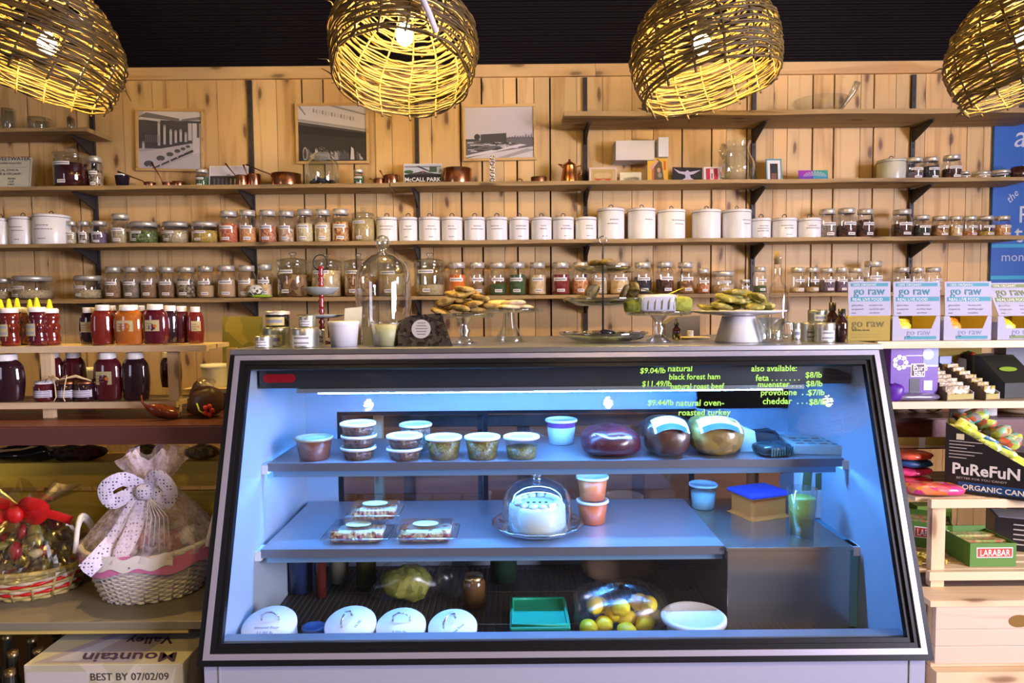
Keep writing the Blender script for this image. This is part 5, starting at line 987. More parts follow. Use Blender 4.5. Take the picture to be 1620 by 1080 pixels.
honey(150, 195, 557, 630, ZH2, 'wine', 'dark wine jar with square label on the lower rack', True, 2.385, ridges=False); honey(194, 238, 557, 630, ZH2, 'dark', 'black dimpled honey jar left of the rack post, lower rack', False, 2.385)
honey(255, 289, 557, 626, ZH2+.017, 'dark', 'dark ribbed honey jar on the small side shelf', False, 2.61)
# honey bears
def bear(px, py1, Y, c, label, lab=False):
    X = at(px, 520, Y).x; h = at(px, py1, Y).z-ZH1; s = h/.135
    t = thing('honey_bottle', label, 'bottle', (X, Y, ZH1), (0, 0, random.uniform(-.3, .3)), 'squeeze honey bottles with yellow tips')
    pf = [(.001, .001), (.024, .001), (.027, .008), (.0265, .022), (.023, .034), (.026, .046), (.027, .056), (.020, .066), (.0255, .078), (.024, .090), (.015, .098)]
    MB().lathe([(r*s, z*s) for r, z in pf], HC[c], seg=24, sy=.85).blob((-.02*s, -.012*s, .05*s), (.008*s, .008*s, .014*s), HC[c], 0, 8, 6).blob((.02*s, -.012*s, .05*s), (.008*s, .008*s, .014*s), HC[c], 0, 8, 6).build('body', t)
    MB().lathe([(.0225*s, .094*s), (.0225*s, .104*s), (.019*s, .108*s), (.001, .108*s)], mat('white_cap', (.75, .74, .72), .4), seg=20).build('cap', t)
    MB().lathe([(.009*s, .108*s), (.008*s, .112*s), (.004*s, .132*s), (.001, .135*s)], mat('yellow_tip', (.75, .70, .02), .4), seg=14).build('tip', t)
    if lab: m2 = MB(); labelpatch(m2, .0285*s, .028*s, .062*s, -.55, .55, HLAB, 2); m2.build('label', t)
bear(3, 473, 2.46, 'red', 'squeeze honey bottle cut by the left picture edge'); bear(16, 472, 2.38, 'red', 'red squeeze honey bottle with square label, front left', True); bear(29, 471, 2.47, 'amber', 'amber squeeze bottle behind the front left one')
bear(49, 473, 2.46, 'amber', 'amber squeeze bottle at the back, half hidden'); bear(60, 470, 2.38, 'wine', 'dark squeeze honey bottle with square label', True); bear(80, 473, 2.41, 'red', 'rightmost squeeze honey bottle of the group')
# tied gift jars
for k, (px, lab) in enumerate(((71, 'left'), (107, 'middle'), (134, 'right'))):
    X = at(px, 620, 2.37).x; t = thing('jam_jar', '%s one of three small jam jars tied with string, lower rack' % lab, 'jar', (X, 2.375, ZH2), (0, 0, 0), 'tied jam jars')
    MB().lathe([(.001, .001), (.034, .001), (.036, .01), (.036, .055), (.03, .064)], HC['dark'] if k else HC['wine'], seg=22).build('body', t); MB().lathe([(.033, .062), (.033, .072), (.001, .074)], COPPERD if k else PLWHITE, seg=22).build('lid', t)
    mb = MB(); labelpatch(mb, .0368, .016, .040, -1.1, 1.1, mat('lilac_label', (.62, .60, .70), .6), 3); mb.build('label', t)
X = at(97, 600, 2.33).x; mb = MB(); ST = mat('raffia', (.62, .48, .28), .7)
for k in range(3): mb.tube([(-.09+.03*k, 0, .07), (-.04, -.01, .085+.004*k), (0, -.015, .080), (.05, -.005, .088+.003*k), (.10, .0, .074)], .0018, ST, 5)
for dx in (-.012, .012): mb.tube([(0, -.015, .08), (dx*2, -.012, .095), (dx*1.4, -.014, .06), (dx, -.018, .02), (dx*1.6, -.02, .006)], .002, ST, 5)
simple('raffia_bow', 'pale raffia string bow lying over the three small jam jars', 'string', mb, (X, 2.335, ZH2))
# white pails behind, wrapped sweets at the counter end
for k, (px, z, r, h) in enumerate(((340, .99, .050, .16), (140, .99, .04, .15))):
    X = at(px, 580, 2.62).x; t = thing('pail', 'white plastic pail behind the honey rack, %s one' % ('right', 'left')[k], 'pail', (X, 2.62, z), group='white pails'); MB().lathe([(.001, 0), (r*.9, 0), (r, h)], PLWHITE, seg=28).build('body', t); MB().lathe([(r*1.04, h-.008), (r*1.04, h+.003), (.001, h+.004)], PLWHITE, seg=28).build('lid', t)
t = thing('dried_pepper', 'glossy brown dried pod lying on the dark counter', 'produce', (at(258, 670, 2.30).x, 2.30, .99+.03), (0, .35, .3)); MB().blob((0, 0, 0), (.055, .022, .022), mat('brown_pod', (.16, .035, .015), .2), .12, 16, 10).build('pod', t); MB().tube([(-.05, 0, 0), (-.07, .0, .012), (-.08, .01, .03)], [.006, .004, .003], mat('brown_pod', (.16, .035, .015), .2), 6).build('stem', t)
t = thing('wrapped_fudge', 'brown cellophane wrapped fudge bag by the case corner', 'package', (at(327, 660, 2.36).x, 2.36, .99)); MB().blob((0, 0, .055), (.055, .045, .052), mat('brown_fudge', (.07, .03, .012), .4), .1, 16, 10, .7).build('fudge', t); MB().blob((0, 0, .112), (.035, .03, .018), FOIL, .6, 20, 12, .8).build('film', t)
mb = MB()
for k in range(5): mb.blob((.03+.012*math.cos(k*1.25), -.052, .03+.014*math.sin(k*1.25)), (.009, .005, .009), mat('red_petal', (.5, .03, .01), .5), .2, 8, 6)
mb.tube([(.02, -.05, .015), (.0, -.055, .03), (-.01, -.05, .055)], .003, mat('lime_leaf', (.45, .6, .05), .6), 5); mb.build('flower_pick', t)
simple('scarecrow_bag', 'small brown pointed paper cone bag behind the fudge', 'bag', MB().lathe([(.001, 0), (.035, 0), (.03, .05), (.01, .10), (.001, .11)], mat('brown_paper', (.20, .11, .06), .8), seg=16), (at(312, 640, 2.5).x, 2.5, .99+.002))
bk = thing('picture_board', 'tall green and gold printed board leaning by the case left corner', 'board', (at(383, 600, 2.64).x, 2.64, .99), (math.radians(-4), 0, .1))
MB().box(-.075, .075, 0, .012, 0, .345, grain('green_gold_print', (.12, .13, .015), (.18, .16, .02), 12, .5, (.28, .22, .03))).build('board', bk); MB().box(-.075, .075, -.001, 0, .16, .165, mat('cream_line', (.5, .4, .2), .6)).build('line', bk)
bl = thing('wrapped_bundle', 'black and clear wrapped bundle on the crate at far left', 'package', (at(45, 712, 2.62).x, 2.62, .785)); MB().blob((0, 0, .03), (.14, .06, .03), mat('black_film', (.015, .012, .012), .12, coat=.8), .3, 26, 12).build('film', bl)
for px, c, l in ((140, (.14, .01, .012), 'dark red bundle'), (110, (.10, .06, .03), 'brown bundle'), (230, (.42, .28, .06), 'golden wicker bundle'), (320, (.55, .42, .15), 'yellow cellophane bundle')):
    simple('bundle', '%s resting between plank counter and slatted crate' % l, 'package', MB().blob((0, 0, .028), (.065, .05, .028), grain('bundle_%d' % px, c, tuple(v*.4 for v in c), 60), .2, 16, 8), (at(px, 712, 2.62).x, 2.62, .785))
simple('crate_board', 'shelf board under the counter carrying wrapped bundles', 'shelf', MB().box(-1.0, .72, -.1, .12, -.02, 0, CRW), (-1.7, 2.63, .784))

# ================= GIFT BASKETS =================
def woven(t, ax, by, h, flare, rows, m, r=.0045, n=96, ribs=24, colorfn=None, name='weave'):
    mb = MB()
    for i in range(rows):
        s = i/(rows-1); k = 1+flare*s; pts = []
        for j in range(n):
            a = 6.2832*j/n; w_ = .005*math.sin(ribs*a+(i % 2)*math.pi); pts.append(((ax*k+w_)*math.cos(a), (by*k+w_)*math.sin(a), .006+(h-.006)*s+.010*s*math.cos(2*a)))
        mb.tube(pts, r, colorfn(i) if colorfn else m, 5, True)
    for j in range(ribs):
        a = 6.2832*(j+.5)/ribs; mb.tube([(ax*k_*math.cos(a), by*k_*math.sin(a), z_) for k_, z_ in ((1, .0), (1+flare*.5, h*.5), (1+flare, h))], r*.9, m, 5)
    mb.lathe([(.001, .004), (.97, .005)], m, seg=36, sx=ax, sy=by); mb.lathe([(.97, .005), (.97+flare, h-.006)], m, seg=36, sx=ax, sy=by)
    return mb.build(name, t)
WW = mat('white_wicker', (.70, .67, .66), .5)
gx = at(232, 940, 2.14).x; gb = thing('gift_basket', 'white oval wicker gift basket with lilac polka dot bow and tulle', 'basket', (gx+.005, 2.17, .4555), (0, 0, .12))
woven(gb, .143, .110, .160, .42, 20, WW)
mb = MB()
for sx_ in (-1, 1):
    for off in (-.006, .006): mb.tube([(sx_*(.195+.012*math.sin(math.pi*u)), -.07+.14*u+off*.3, .165+.085*math.sin(math.pi*u)+off) for u in [k/10 for k in range(11)]], .008, WW, 6)
mb.tube([(.201*math.cos(a*.1309), .154*math.sin(a*.1309), .165+.010*math.cos(a*.2618)) for a in range(48)], .009, WW, 6, True); mb.build('rim_and_handles', gb)
PKR = mat('pink_ribbon', (.62, .20, .42), .45); mb = MB()
mb.grid(lambda u, v: ((.1985+.009)*math.cos(-2.9+2.7*u), (.152+.009)*math.sin(-2.9+2.7*u), .112+.050*v+.010*math.sin(u*16)), 40, 3, PKR); mb.grid(lambda u, v: ((.2015+.011)*math.cos(-2.3+1.3*u), (.155+.011)*math.sin(-2.3+1.3*u), .128+.040*v+.006*math.sin(u*22)), 26, 3, mat('white_cloth', (.75, .74, .72), .8)); mb.build('ribbon_band', gb)
mb = MB()
for k in range(16): mb.blob((random.uniform(-.13, .13), random.uniform(-.08, .08), .14+random.uniform(0, .05)), (.03, .03, .03), [mat('lilac_soap', (.45, .35, .55), .5), PLWHITE, mat('rose_box', (.45, .12, .18), .5), mat('straw_fill', (.55, .48, .32), .8)][k % 4], .25, 10, 8)
mb.build('contents', gb)
TUL = veil('lilac_tulle', (.80, .70, .82), .30, .8, 60); NECK = .350
def tulle(u, v):
    a = 6.2832*u; pl = 1+.05*math.sin(17*a)+.03*math.sin(31*a+1)
    if v < .62: s = v/.62; r = (.205*(1-s)**.75+.028*s)*pl; z = .15+(NECK-.15)*s**.9
    else: s = (v-.62)/.38; r = (.028+.062*s**.8)*(1+.22*math.sin(7*a+3*s)+.1*math.sin(15*a)); z = NECK+.10*s+.018*math.sin(5*a)*s
    return (r*math.cos(a)*1.0+.02*v, r*math.sin(a)*.8, z)
MB().grid(tulle, 120, 26, TUL).build('tulle_wrap', gb); MB().grid(lambda u, v: tuple(c*f+o for c, f, o in zip(tulle(u, .62+.38*v), (.75, .75, 1), (.004, 0, .004))), 70, 10, veil('lilac_tulle_tuft', (.82, .75, .88), .5, .8, 60)).build('tulle_tuft', gb)
DOT = grain('polka_ribbon', (.66, .63, .80), (.66, .63, .80), 95); nt = DOT.node_tree
for n_ in nt.nodes:
    if n_.type == 'VALTORGB': n_.color_ramp.elements[0].position = 0
vo = [n_ for n_ in nt.nodes if n_.type == 'TEX_VORONOI'][0]; vo.inputs['Randomness'].default_value = .25
L(nt, ramp(nt, vo.outputs['Distance'], [(.0, (.03, .03, .08)), (.22, (.05, .04, .10)), (.30, (.66, .63, .80)), (1, (.66, .63, .80))]), nt.nodes['Principled BSDF'].inputs['Base Color'])
def ribbon(mb, pts, w, m, up=Vector((0, 0, 1)), n=3):
    P = [Vector(p) for p in pts]
    # smooth with Catmull-Rom
    Q = []
    for i in range(len(P)-1):
        a, b, c, d = P[max(i-1, 0)], P[i], P[i+1], P[min(i+2, len(P)-1)]
        for k in range(5): s = k/5; Q.append(.5*((2*b)+(c-a)*s+(2*a-5*b+4*c-d)*s*s+(3*b-a-3*c+d)*s**3))
    Q.append(P[-1]); vs = []; fs = []
    for i, q in enumerate(Q):
        t_ = (Q[min(i+1, len(Q)-1)]-Q[max(i-1, 0)]).normalized(); s_ = t_.cross(Vector((0, -1, 0))); s_ = s_.normalized() if s_.length > .1 else Vector((1, 0, 0))
        vs += [q-s_*w/2+Vector((0, .004, 0)), q+Vector((0, -.003, 0)), q+s_*w/2+Vector((0, .004, 0))]
    for i in range(len(Q)-1):
        for k in range(2): fs.append((i*3+k, i*3+k+1, (i+1)*3+k+1, (i+1)*3+k))
    return mb.add(vs, fs, m, True)
mb = MB(); c = (.01, -.045, NECK-.01)
ribbon(mb, [c, (-.045, -.075, NECK+.035), (-.095, -.085, NECK+.01), (-.085, -.075, NECK-.035), (-.04, -.065, NECK-.02), c], .045, DOT)
ribbon(mb, [c, (.05, -.075, NECK+.04), (.09, -.08, NECK+.0), (.075, -.07, NECK-.045), (.035, -.06, NECK-.02), c], .045, DOT)
ribbon(mb, [c, (-.02, -.075, NECK-.06), (-.055, -.11, NECK-.13), (-.10, -.16, NECK-.19), (-.125, -.17, NECK-.215)], .050, DOT)
ribbon(mb, [c, (0, -.08, NECK-.06), (-.01, -.115, NECK-.12), (-.03, -.15, NECK-.18), (.0, -.165, NECK-.215)], .050, DOT)
mb.blob((c[0], c[1]-.02, c[2]), (.028, .02, .026), DOT, .1, 12, 8); mb.build('polka_bow', gb)
mb = MB()
for k in range(6): mb.tube([(.02, -.065, NECK-.02), (.03+.012*k, -.10, NECK-.08), (.025+.016*k, -.13, NECK-.18+.01*(k % 3))], .0013, mat('white_string', (.75, .73, .8), .5), 4)
mb.build('curling_strings', gb)
# second basket with red ribbon
hx = at(62, 930, 2.2).x; hb_ = thing('gift_basket', 'tan and red gift basket in crinkled cellophane with red bow', 'basket', (hx-.02, 2.20, .4555), (0, 0, -.1))
TANW = mat('tan_splint', (.42, .34, .12), .5); REDR = mat('red_ribbon', (.50, .008, .008), .45)
woven(hb_, .14, .11, .09, .30, 9, TANW, .006, 72, 16, lambda i: REDR if i in (2, 5) else mat('beige_splint', (.5, .42, .3), .6) if i in (3, 6) else TANW)
MB().tube([(.184*math.cos(a*.1309), .145*math.sin(a*.1309), .095) for a in range(48)], .008, TANW, 6, True).build('rim', hb_)
mb = MB(); GO = [mat('gold_foil', (.45, .35, .06), .25, .8), mat('olive_pack', (.22, .2, .05), .4), mat('red_sweet', (.3, .01, .02), .3), mat('brown_sweet', (.10, .05, .03), .4), mat('cream_sweet', (.55, .5, .3), .5)]
for k in range(34): s = random.random(); mb.blob((random.uniform(-.13, .13)*(1-.6*s), random.uniform(-.10, .08)*(1-.5*s), .08+.14*s), (random.uniform(.014, .03), .02, random.uniform(.012, .028)), GO[k % 5], .3, 9, 7)
mb.box(-.17, -.12, -.11, -.09, .10, .15, mat('gold_foil', (.45, .35, .06), .25, .8)); mb.build('contents', hb_)
def cello(u, v):
    a = 6.2832*u; w_ = 1+.07*math.sin(9*a+5*v)+.06*math.sin(23*a+9*v)
    if v < .6: s = v/.6; r = (.205*(1-s)**.7+.03*s)*w_; z = .08+.19*s
    else: s = (v-.6)/.4; r = (.03+.10*s)*(1+.3*math.sin(9*a)); z = .27+.05*s+.02*math.sin(6*a)*s
    return (r*math.cos(a), r*math.sin(a)*.8, z)
CEL = glass('crinkled_cellophane', (.96, .95, .9), .12, .6, .2, (1, .95, .8)); MB().grid(cello, 110, 24, CEL, False).build('cellophane', hb_)
mb = MB(); c = (0, -.04, .262)
ribbon(mb, [c, (-.05, -.07, .30), (-.10, -.07, .275), (-.07, -.06, .245), c], .042, REDR); ribbon(mb, [c, (.05, -.07, .30), (.10, -.06, .285), (.07, -.06, .25), c], .042, REDR); ribbon(mb, [c, (-.06, -.08, .25), (-.11, -.12, .20), (-.14, -.15, .13)], .035, REDR)
ribbon(mb, [c, (.06, -.06, .27), (.12, -.05, .26), (.17, -.03, .235)], .03, REDR); mb.blob((0, -.06, .262), (.03, .02, .028), REDR, .1, 12, 8); mb.build('red_bow', hb_)
t = thing('gift_basket', 'corner of another cellophane gift basket cut by the left edge', 'basket', (at(-110, 900, 2.2).x-.11, 2.28, .4555)); woven(t, .12, .10, .10, .3, 8, TANW, .006, 60, 14); MB().grid(lambda u, v: tuple(q for q in cello(u, v*.95)), 60, 12, CEL, False).build('cellophane', t)

# water carton and bottle crates under the low table
bx0, bx1 = at(37, 1050, 1.86).x, at(288, 1050, 1.86).x; zt = at(150, 1051, 1.86).z
t = thing('water_carton', 'beige printed carton of spring water under the low table', 'box', ((bx0+bx1)/2, 1.86, 0)); W = (bx1-bx0)/2
CAR = grain('carton_scene', (.50, .47, .36), (.44, .42, .30), 9, .6, (.56, .52, .44)); MB().box(-W, W, 0, .30, .002, zt, CAR).build('body', t, bevel=.002)
MB().add([(-W+.02, .01, zt+.0004), (-W+.30, .01, zt+.0004), (W-.10, .28, zt+.0004), (-.02, .28, zt+.0004), (-.10, .15, zt+.0004)], [(0, 1, 2, 3, 4)], mat('mountain_print', (.32, .30, .38), .6)).add([(-.16, .02, zt+.0008), (-.08, .02, zt+.0008), (.02, .26, zt+.0008)], [(0, 1, 2)], mat('pale_peak', (.42, .44, .58), .6)).box(-W+.005, -W+.18, -.0006, 0, .06, zt-.02, mat('pale_panel', (.52, .50, .52), .6)).build('printed_scene', t)
PUR = mat('purple_ink', (.05, .02, .09), .6)
# the name reads upside down from the front, as it lies on the carton top
a1 = text('Mountain', .072, PUR, loc=(W-.04, .062, zt+.001), rot=(0, 0, math.pi), shear=-.35, bold=.0012); a2 = text('Valley', .058, PUR, loc=(W-.10, .155, zt+.001), rot=(0, 0, math.pi), shear=-.35, bold=.001)
merge([a1, a2], 'carton_lettering', t)
merge([text('BEST BY 07/02/09', .030, INK, loc=(-W+.185, -.001, zt-.045))], 'date_lettering', t)
mb = MB(); GRN = mat('green_hills', (.20, .26, .14), .7)
for k in range(5): mb.prism([(-W+.03+.075*k, .0), (-W+.11+.075*k, .0), (-W+.07+.075*k, zt-.055-.01*(k % 3))], 'y', -.0012-.0001*k, -.0007, GRN)
mb.build('hill_print', t)
DB = mat('black_bottle_glass', (.015, .018, .014), .1, coat=.8)
for k, (px, py, Y) in enumerate(((10, 1003, 2.05), (50, 1008, 2.05), (90, 1003, 2.12), (20, 1030, 1.92), (60, 1026, 1.95), (-12, 1030, 1.92), (15, 1060, 1.84), (-15, 1008, 2.1))):
    p = at(px, py, Y); X = min(p.x, bx0-.035) if Y < 2.17 else p.x
    X = min(X, bx0-.03) ; 
    o = thing('dark_bottle', 'dark capped bottle under the low table, %s' % ('back row left', 'back row right', 'far back right', 'front row middle', 'front row right', 'front row at picture edge', 'nearest one', 'back row at picture edge')[k], 'bottle', (p.x if k not in (1, 2, 4) else p.x-.02*0, Y, 0.001), group='dark bottles under the low table')
    h = p.z; MB().lathe([(.001, 0), (.028, 0), (.028, h*.6), (.012, h*.8), (.012, h-.012)], DB, seg=18).build('body', o); MB().lathe([(.0145, h-.014), (.0145, h), (.001, h+.001)], mat('bronze_cap', (.18, .13, .06), .3, .8), seg=14).build('cap', o)
# ================= RIGHT: PINE RACKS, BOXES, SWEETS =================
t = thing('plank_counter', 'dark red plank counter at right behind the sweets', 'counter', (1.9, 2.52, 0)); mb = MB()
for k in range(4): mb.box(-.72, 1.1, -.17+k*.115, -.057+k*.115, .935+.001*k, .965, REDW)
mb.build('planks', t, bevel=.002); MB().box(-.72, 1.1, -.185, -.171, .86, .962, REDW).build('front_board', t)
for X in (-.66, 1.0): MB().box(X-.03, X+.03, .1, .16, 0, .934, REDW).build('leg', t)
zt1, zt2 = 1.242, 1.045
t = thing('pine_rack', 'pale pine two level display rack at right holding boxed snacks', 'rack', (1.8, 2.35, .967))
for z in (zt1, zt2): MB().box(-.62, .75, -.15, -.132, z-.967-.024, z-.967, PINE).box(-.62, .75, -.131, -.07, z-.967-.014, z-.967-.001, PINE).box(-.62, .75, -.06, .02, z-.967-.014, z-.967-.001, PINE).box(-.62, .75, .03, .12, z-.967-.014, z-.967-.001, PINE).build('shelf', t, bevel=.0015)
for X in (-.630, .6): MB().box(X-.016, X+.018, -.131, -.09, 0, zt1-.967-.016, PINEZ).build('post', t)
MB().box(-.612, -.60, .121, .15, 0, zt1-.967, PINEZ).build('post', t)
TEAL = mat('teal_print', (.02, .22, .28), .6); OLG = mat('olive_green_print', (.14, .20, .05), .6); KRAFT = mat('mustard_kraft', (.34, .24, .02), .7); CARD = mat('lilac_white_card', (.35, .34, .42), .6)
def goraw(px0, px1, label, closed=False, cl=TEAL, card=CARD, fill=None, lean=.06, sk=0.):
    Y = 2.22; a = at(px0, 545, Y); b = at(px1, 545, Y); W = b.x-a.x; z = zt1+.0006
    if closed: z = zt1+.0006
    t = thing('snack_carton', label, 'carton', ((a.x+b.x)/2, Y, z), group='snack display cartons with header cards')
    zs = at(px0, 500, Y).z-z; D = .15
    if closed: MB().box(-W/2, W/2, 0, D, 0, zs, KRAFT).build('box', t, bevel=.0015)
    else:
        mb = MB().box(-W/2, W/2, 0, D, 0, .003, card).box(-W/2, -W/2+.003, 0, D, .003, zs, card).box(W/2-.003, W/2, 0, D, .003, zs, card).box(-W/2+.003, W/2-.003, D-.003, D, .003, zs, KRAFT)
        mb.prism([(-W/2, 0), (W/2, 0), (W/2, zs), (W/2-.012, zs), (W/2-.028, zs*.48), (-W/2+.030, zs*.48), (-W/2+.018, zs), (-W/2, zs)], 'y', -.0015, 0, card)
        mb.box(-W/2+.0032, -W/2+.005, .002, D-.004, .004, zs, KRAFT).box(W/2-.005, W/2-.0032, .002, D-.004, .004, zs, KRAFT).build('box', t)
        mb = MB().box(-W/2+.04, W/2-.012, -.0025, -.0016, .004, .014, cl); mb.build('stripe', t)
        if fill:
            mb = MB()
            for k in range(4): mb.blob((-W*.2+.012*k, .03+.024*k, .03+.004*k), (W*.2, .012, .026), fill, .15, 12, 8, .6)
            mb.build('snack_packets', t)
    # header card, tilted up and back
    ht = .112; hw = W*.98; Mx = Matrix.Translation((0, -.004, zs)) @ Matrix.Rotation(-lean, 4, 'X') @ Matrix(((1, 0, sk, 0), (0, 1, 0, 0), (0, 0, 1, 0), (0, 0, 0, 1)))
    h = MB().box(-hw/2, hw/2, 0, .003, .001, ht, card); h.xf(Mx); h = h.build('header_card', t)
    m = MB().box(-hw/2+.008, hw/2-.008, -.0006, 0, ht-.016, ht-.005, cl).box(-hw/2+.008, hw/2-.003, -.0006, 0, ht*.50-.008, ht*.50+.006, cl); m.xf(Mx); m.build('colour_bands', h)
    def T(s, sz, x, z_, mm, **k): return text(s, sz, mm, loc=(x, -.0012, z_), **k)
    ts = [T('100% ORGANIC', .010, -hw/2+.014, ht-.0145, PAPER, sx=1.1), T('go raw', .038, -hw/2+.018, ht*.50+.013, cl, sx=.95), T('REAL LIVE FOOD', .0125, -hw/2+.012, ht*.50-.006, PAPER, sx=1.05),
          T('gluten free', .0085, -hw/2+.012, ht*.29, GREY), T('no peanuts', .0085, -hw/2+.012, ht*.18, GREY), T('raw', .0085, -hw/2+.012, ht*.07, GREY), T('no tree nuts', .0085, 0, ht*.29, GREY), T('no dairy sugar', .0085, 0, ht*.18, GREY), T('no wheat', .0085, 0, ht*.07, GREY)]
    lt = merge(ts, 'lettering', h); lt.data.transform(Mx)
    if closed: merge([text('go raw', .038, mat('kraft_ink', (.16, .12, .03), .7), loc=(-W/2+.014, -.001, zs*.56)), text('real live foods', .010, mat('kraft_ink', (.16, .12, .03), .7), loc=(-W/2+.016, -.001, zs*.40))]+[text('________________', .012, mat('kraft_ink', (.16, .12, .03), .7), loc=(-W/2+.014, -.001, zs*(.28-.11*q))) for q in range(2)], 'box_lettering', t)
    else: merge([text('go raw', .028, mat('slate_print', (.25, .3, .45), .7), loc=(-W/2+.046, -.0022, .018))], 'box_lettering', t)
    return t
YB_ = mat('yellow_packet', (.55, .50, .04), .4); OR_ = mat('orange_packet', (.75, .25, .03), .4)
goraw(1340, 1408, 'mustard snack carton with teal header card, leftmost of four', True); goraw(1411, 1486, 'white snack carton with yellow packets, second from left', fill=YB_); goraw(1492, 1567, 'white snack carton with orange packets, third from left', fill=OR_)
goraw(1577, 1654, 'white snack carton with olive green header leaning left, rightmost', cl=OLG, card=CARD, fill=YB_, lean=.25, sk=-.22)
simple('end_block', 'short pale pine block under the mustard carton beside the case corner', 'block', MB().box(-.10, 0, 0, .1, -.30, 0, PINEZ), (1.159, 2.26, 1.2424)) if False else None
# purple snack box
z = zt2+.0006
def pbox(name, label, px0, px1, py1, m, Y=2.24, D=.10, cat='box', rz=0, z=z):
    a, b = at(px0, 630, Y), at(px1, 630, Y); h = at(px0, py1, Y).z-z; t = thing(name, label, cat, ((a.x+b.x)/2, Y, z), (0, 0, rz)); MB().box(-(b.x-a.x)/2, (b.x-a.x)/2, 0, D, 0, h, m).build('box', t, bevel=.001); return t, b.x-a.x, h
PUR2 = mat('violet_card', (.10, .02, .30), .4); t, W, H = pbox('snack_box', 'violet printed snack box with dark window panel, lower pine shelf', 1408, 1483, 548, PUR2)
mb = MB().prism([(W*.5-.05, H*.62), (W*.5, H*.62), (W*.5, H), (W*.5-.05, H)], 'y', -.0006, 0, mat('light_blue_corner', (.2, .25, .7), .4)).box(-W*.4, W*.5, -.0009, -.0003, H*.62, H*.65, PAPER).box(-.03, W*.3, -.0009, -.0003, H*.82, H*.835, PAPER).box(-W*.08, W*.22, -.0012, -.0004, H*.43, H*.68, PAPER).box(-W*.06, W*.20, -.0016, -.0008, H*.45, H*.66, mat('dark_maroon', (.05, .01, .03), .5)).box(-W*.1, W*.12, -.0012, -.0004, H*.12, H*.40, BLACK).box(W*.2, W*.38, -.0012, -.0004, H*.18, H*.36, PAPER)
for k in range(7): a = k*.8976; mb.prism([(-W*.3+W*.11*math.cos(a)+W*.06*math.cos(q*.785), H*.70+W*.11*math.sin(a)+W*.06*math.sin(q*.785)) for q in range(8)], 'y', -.0012, -.0004, PAPER)
mb.prism([(-W*.3+W*.07*math.cos(q*.785), H*.70+W*.07*math.sin(q*.785)) for q in range(8)], 'y', -.0018, -.0010, PUR2).prism([(W*.28+W*.12*math.cos(q*.52), H*.85+W*.12*math.sin(q*.52)) for q in range(12)], 'y', -.0012, -.0004, mat('ice_blue', (.45, .5, .9), .4)).build('print', t)
merge([text('Pure', .026, PAPER, loc=(-W*.04, -.002, H*.55), bold=.0005), text('Bar', .026, PAPER, loc=(-W*.02, -.002, H*.46), bold=.0005)], 'lettering', t)
simple('snack_packet', 'silvery violet snack bar packet lying in front of the violet box', 'package', MB().blob((0, 0, .012), (.09, .03, .012), mat('lilac_foil', (.30, .25, .38), .25, .6), .15, 20, 8, .7), (at(1453, 628, 2.205).x, 2.205+.03, z), (0, 0, .1)); simple('snack_packet', 'dark violet crumpled packet at the left front of the violet box', 'package', MB().blob((0, 0, .028), (.028, .02, .028), PUR2, .25, 14, 10, .7), (at(1418, 628, 2.2).x, 2.215, z))
# open trays of bars
for k, (px0, px1, c, l) in enumerate(((1486, 1545, (.5, .36, .18), 'first open tray of nut bars right of the violet box'), (1549, 1584, (.55, .38, .08), 'second open tray of yellow bars with pale blue flap'))):
    Y = 2.22; a, b = at(px0+8, 630, Y), at(px1, 630, Y); W = b.x-a.x; t = thing('bar_tray', l, 'tray', ((a.x+b.x)/2, Y, z), (0, 0, .22), 'open trays of snack bars')
    KB = mat('dark_kraft', (.13, .09, .05), .7)
    mb = MB().box(-W/2, W/2, 0, .19, 0, .003, KB).box(-W/2+.003, W/2-.003, 0, .003, .003, .02, mat('mustard_lip', (.4, .33, .08), .6)).prism([(0, .003), (.19, .003), (.19, .11), (0, .025)], 'x', -W/2, -W/2+.003, KB).prism([(0, .003), (.19, .003), (.19, .11), (0, .025)], 'x', W/2-.003, W/2, mat('grey_card', (.4, .4, .42), .6)).box(-W/2+.003, W/2-.003, .187, .19, .003, .13, mat('ice_flap', (.35, .42, .7), .5)); mb.build('tray', t)
    for q in range(7): tag(MB().box(-W/2+.006, W/2-.006, .012+q*.024, .026+q*.024, .004, .045+q*.010, grain('bar_wrap_%d' % k, c, tuple(v*.5 for v in c), 90, .4, (.7, .6, .45))).build('snack_bar', t), None)
t = thing('stacked_sacks', 'black display box with lime oval print, lower pine shelf', 'box', (at(1593, 610, 2.30).x+.03, 2.27, z), (0, 0, .2)); MB().prism([(0, 0), (.19, 0), (.19, .135), (.10, .135), (0, .05)], 'x', -.07, .07, mat('black_card', (.02, .022, .015), .4)).build('box', t); MB().lathe([(.03, 0), (.001, .0)], mat('lime_oval', (.25, .4, .03), .5), seg=20, sx=1.2, sy=.35).xf(Matrix.Translation((-.01, .045, .092)) @ Matrix.Rotation(.75, 4, 'X')).build('printed_oval', t)
simple('blue_grey_box', 'tall dark blue grey box at right edge, lower pine shelf', 'box', MB().box(0, .2, 0, .06, 0, .178, mat('slate_box', (.10, .12, .17), .5)), (at(1584, 600, 2.42).x, 2.40, z)); 
t = thing('lollipop_bag', 'white cone wrapper with bright red and blue sweets behind bar trays', 'package', (at(1535, 600, 2.42).x-.05, 2.43, z), (0, .35, 0)); MB().lathe([(.001, 0), (.012, .0), (.03, .12)], PLWHITE, seg=16).build('cone', t); mb = MB()
for k in range(10): mb.blob((random.uniform(-.02, .03), random.uniform(-.02, .02), .125+random.uniform(0, .02)), (.012, .012, .012), [mat('red_petal', (.5, .03, .01), .5), mat('blue_sweet', (.02, .1, .5), .4), mat('yellow_tip', (.75, .7, .02), .4), mat('green_sweet', (.03, .3, .05), .4)][k % 4], 0, 8, 6)
mb.build('sweets', t)
